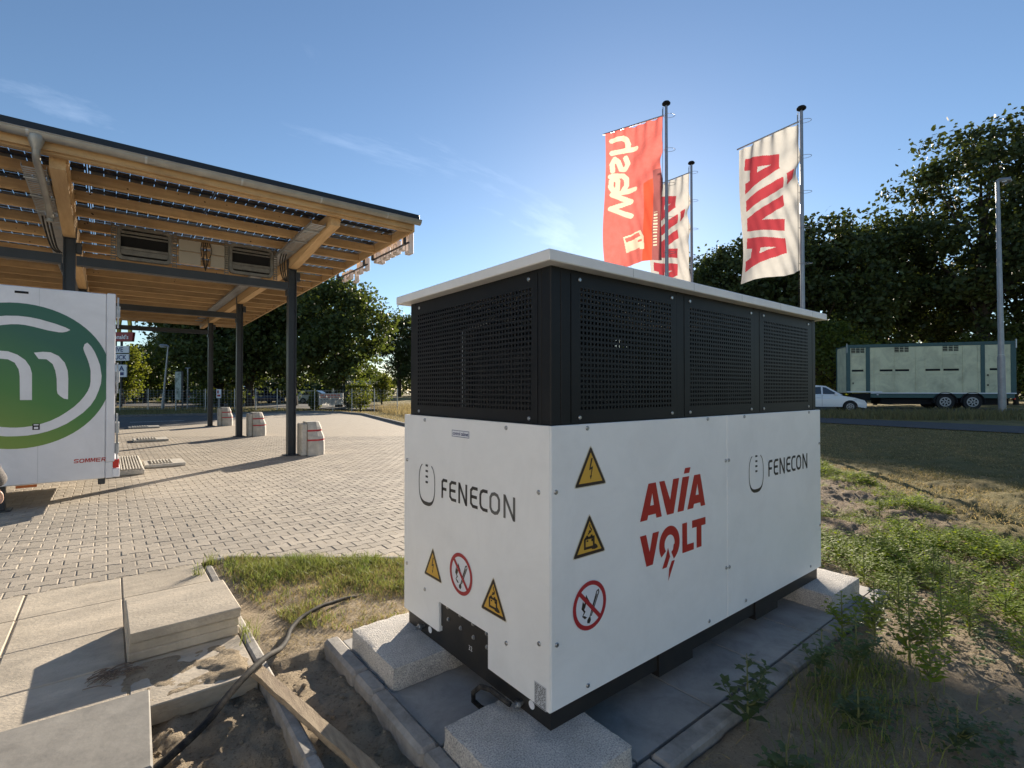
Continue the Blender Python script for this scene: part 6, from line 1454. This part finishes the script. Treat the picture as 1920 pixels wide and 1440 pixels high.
NW = 21000; xa, ya = rsw.uniform(4.4,12.5,NW), rsw.uniform(-1.2,4.6,NW); ldw = (xa-7.2)-(ya-.8)*1.35; nf_ = nfield(xa, ya, .9, 7.7, 3); zz = zful(xa, ya)
for i in range(NW):
    if ldw[i] > .2 or inpoly(np.array([xa[i]]), np.array([ya[i]]), PAV)[0] or nf_[i] < -.17 + rsw.uniform(-.15,.25): continue
    if xa[i] < 4.75 and ya[i] > 1.2: continue
    sc_ = .75+1.1*max(0,nf_[i]); v, f = weed_leaves(np.array([xa[i],ya[i],zz[i]-.01]), rsw.uniform(.03,.11)*sc_*1.3, int(rsw.integers(6,12)), rsw.uniform(.028,.055)*sc_*1.15, rsw)
    k = len(V); V += v; F_ += [tuple(q_+k for q_ in t) for t in f]; cnt += 1
o = np_obj('weed_cover', np.array(V), np.array(F_), weedL, tri=True, attrs={'tone': np.repeat(rsw.uniform(0,1,len(F_)//4),4)}); tag(o, 'low bright green weeds covering the raked soil', 'weeds', kind='stuff')
V = []; F_ = []
for i in range(420):
    a_, b_ = (rsw.uniform(2.0,4.9), rsw.uniform(.35,1.2))
    if noise.fractal(Vector((a_*1.5,b_*1.5,2)),.9,2,3) < .12 - (.35 if a_ > 3.3 and b_ > .85 else 0): continue
    v, f = weed_leaves(np.array([a_,b_,-.03]), rsw.uniform(.02,.12), int(rsw.integers(5,10)), rsw.uniform(.02,.045), rsw); k = len(V); V += v; F_ += [tuple(q_+k for q_ in t) for t in f]
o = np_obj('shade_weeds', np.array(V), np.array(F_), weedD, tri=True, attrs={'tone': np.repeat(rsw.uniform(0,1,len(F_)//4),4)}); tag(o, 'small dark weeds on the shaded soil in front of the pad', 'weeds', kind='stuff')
def weed(xw, yw, ht, nl, ls, label, seed, bushy=0):
    r2 = np.random.default_rng(seed); zg = float(zful(np.array([xw]),np.array([yw]))[0])-.01; t_ = thing('weed_plant', label, 'weed', (xw,yw,zg), 'tall weeds beside the cabinet pad')
    sv = MB(); sv.tube([(xw,yw,zg),(xw+.01*ht,yw,zg+ht*.5),(xw+.03*ht,yw+.02*ht,zg+ht)], [.006,.005,.002], 6); V, F_ = weed_leaves(np.array([xw,yw,zg]), ht, nl, ls, r2)
    for b_ in range(bushy):
        a_ = r2.uniform(0,6.28); h0 = ht*r2.uniform(.15,.5); e = np.array([xw+math.cos(a_)*ht*.32, yw+math.sin(a_)*ht*.32, zg+h0+ht*.28]); s0 = np.array([xw,yw,zg+h0]); sv.tube([tuple(s0),tuple((s0+e)/2+np.array([0,0,-.01])),tuple(e)], [.004,.003,.0015], 5)
        for q_ in (.5,.75,1.0):
            v, f = weed_leaves(s0+(e-s0)*q_-np.array([0,0,.02]), .05, 5, ls*.62, r2); k = len(V); V += v; F_ += [tuple(z_+k for z_ in t) for t in f]
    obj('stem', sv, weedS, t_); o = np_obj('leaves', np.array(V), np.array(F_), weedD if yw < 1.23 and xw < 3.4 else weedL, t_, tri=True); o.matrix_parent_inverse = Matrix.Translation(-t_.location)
W0 = [(2.34,1.17,.36,16,.075,'broad-leaved weed standing at the joint of the pad edging',3),(3.02,1.10,.30,14,.06,'slender dark weed beside the middle of the pad edging',3),(3.55,1.18,.34,18,.055,'narrow-leaved weed in front of the granite block by the weeds',4),
      (3.62,.86,.48,24,.06,'tall branching weed at the edge of the cabinet shadow',8),(4.05,.80,.42,20,.055,'branching sunlit weed beside the tall shadow-edge weed',7),(2.02,.86,.24,12,.07,'squat broad weed on the shaded soil',4),(2.72,.84,.22,12,.055,'small bushy weed in the shaded tuft of grass',5),
      (4.55,1.12,.30,16,.05,'sunlit weed beside the end of the pad edging',6),(4.9,.62,.26,14,.05,'low sunlit weed beyond the pad end',5),(5.9,2.6,.28,16,.055,'leafy weed on the soil ridge',6),(6.4,1.6,.30,16,.06,'leafy weed at the foot of the dry lawn strip',6),(7.6,2.1,.26,14,.06,'weed tuft at the dry lawn edge',6)]
W0 += [(3.28,1.02,.33,18,.055,'leafy dark weed among the shaded grass tuft by the edging',6),(3.40,.72,.30,16,.05,'low dark weed inside the shadow edge',6),(3.80,1.08,.38,20,.055,'leafy weed crowding the granite block corner',7),(4.22,1.06,.36,18,.055,'bright weed touching the end of the pad edging',7),
       (4.35,.72,.34,18,.055,'bright bushy weed past the shadow edge',7),(4.72,.88,.40,20,.055,'tall bright weed at the start of the weed field',7),(5.1,1.05,.30,16,.055,'bright weed in the thick of the weed field',6),(4.85,1.45,.28,16,.05,'bright weed behind the pad end',6),(5.3,.55,.28,16,.05,'bright weed on the bare soil streak',6),(4.1,.42,.24,14,.05,'small bright weed on the lit sand',5),(2.9,.52,.20,12,.05,'small dark weed on the shaded sand',4)]
for i, (a_, b_, c_, d_, e_, l_, bu) in enumerate(W0): weed(a_, b_, c_, int(d_*1.7), e_*1.15, l_, 40+i, bu+2)
x = np.concatenate([rs.normal(3.05,.28,700), rs.normal(2.5,.25,260), rs.normal(.73,.03,60), rs.normal(.60,.025,40), rs.normal(.70,.03,50)]); y = np.concatenate([rs.normal(.95,.12,700), rs.normal(.72,.12,260), rs.normal(5.27,.03,60), rs.normal(5.0,.02,40), rs.normal(3.62,.10,50)])
k = (y < 1.215) | (y > 3.2); x, y = x[k], y[k]; P = np.stack([x,y,np.where((y > 3)&(x<.76),-.02,zful(x,y)-.004)],1); n = len(P); grass('grass_tufts', P, rs.uniform(.05,.16,n), rs.uniform(.003,.006,n), gG, 'thin grass tufts in the shade and along the slab joints', rs, .8)
x, y = np.concatenate([rs.uniform(4.5,10,2600), rs.uniform(1.9,4.6,350)]), np.concatenate([rs.uniform(-1,4,2600), rs.uniform(.2,1.2,350)]); k = ((x-7.2)-(y-.8)*1.35 < .5) & ~inpoly(x, y, PAV); x, y = x[k], y[k]; P = np.stack([x,y,zful(x,y)+.003],1); n = len(P)
grass('dead_stalks', P, rs.uniform(.015,.05,n), rs.uniform(.003,.006,n), gY, 'dead stalks and straw lying on the raked soil', rs, 5.0, 'stalks')
# dry twigs and clods on the soil
rn = random.Random(9); cl = MB()
for i in range(1700):
    a_, b_ = (rn.uniform(4.6,9.5), rn.uniform(-1,4)) if i < 1150 else ((rn.uniform(.1,1.04), rn.uniform(1.6,3.0)) if i < 1500 else (rn.uniform(1.9,4.6), rn.uniform(.2,1.2)))
    if .63 < a_ < .74 or (i < 1150 and (a_-7.2)-(b_-.8)*1.35 > 0): continue
    z_ = float(zful(np.array([a_]),np.array([b_]))[0]); r_ = rn.uniform(.004,.016)*(2.3 if i < 1150 and rn.random() < .3 else 1)
    cl.lathe([(r_*.5,-r_*.5),(r_,0),(r_*.7,r_*.6),(r_*.2,r_*.8)], 6, c=(a_,b_,z_), a0=rn.random())
for i in range(2200):
    a_, b_ = ((rn.uniform(.08,1.05), rn.uniform(1.5,3.05)) if i < 900 else ((rn.uniform(1.9,4.7), rn.uniform(.1,1.2)) if i < 1700 else (rn.uniform(.76,1.4), rn.uniform(3.0,4.6))))
    if .63 < a_ < .74: continue
    z_ = float(zful(np.array([a_]),np.array([b_]))[0]); r_ = rn.uniform(.0015,.005); cl.lathe([(r_,-r_*.3),(r_*.9,r_*.4),(r_*.3,r_*.7)], 5, c=(a_,b_,z_), a0=rn.random())
tag(obj('soil_clods', cl, gm, None, True), 'small clods and stones scattered on the sandy soil', 'clods', kind='stuff')
bpy.context.view_layer.update()
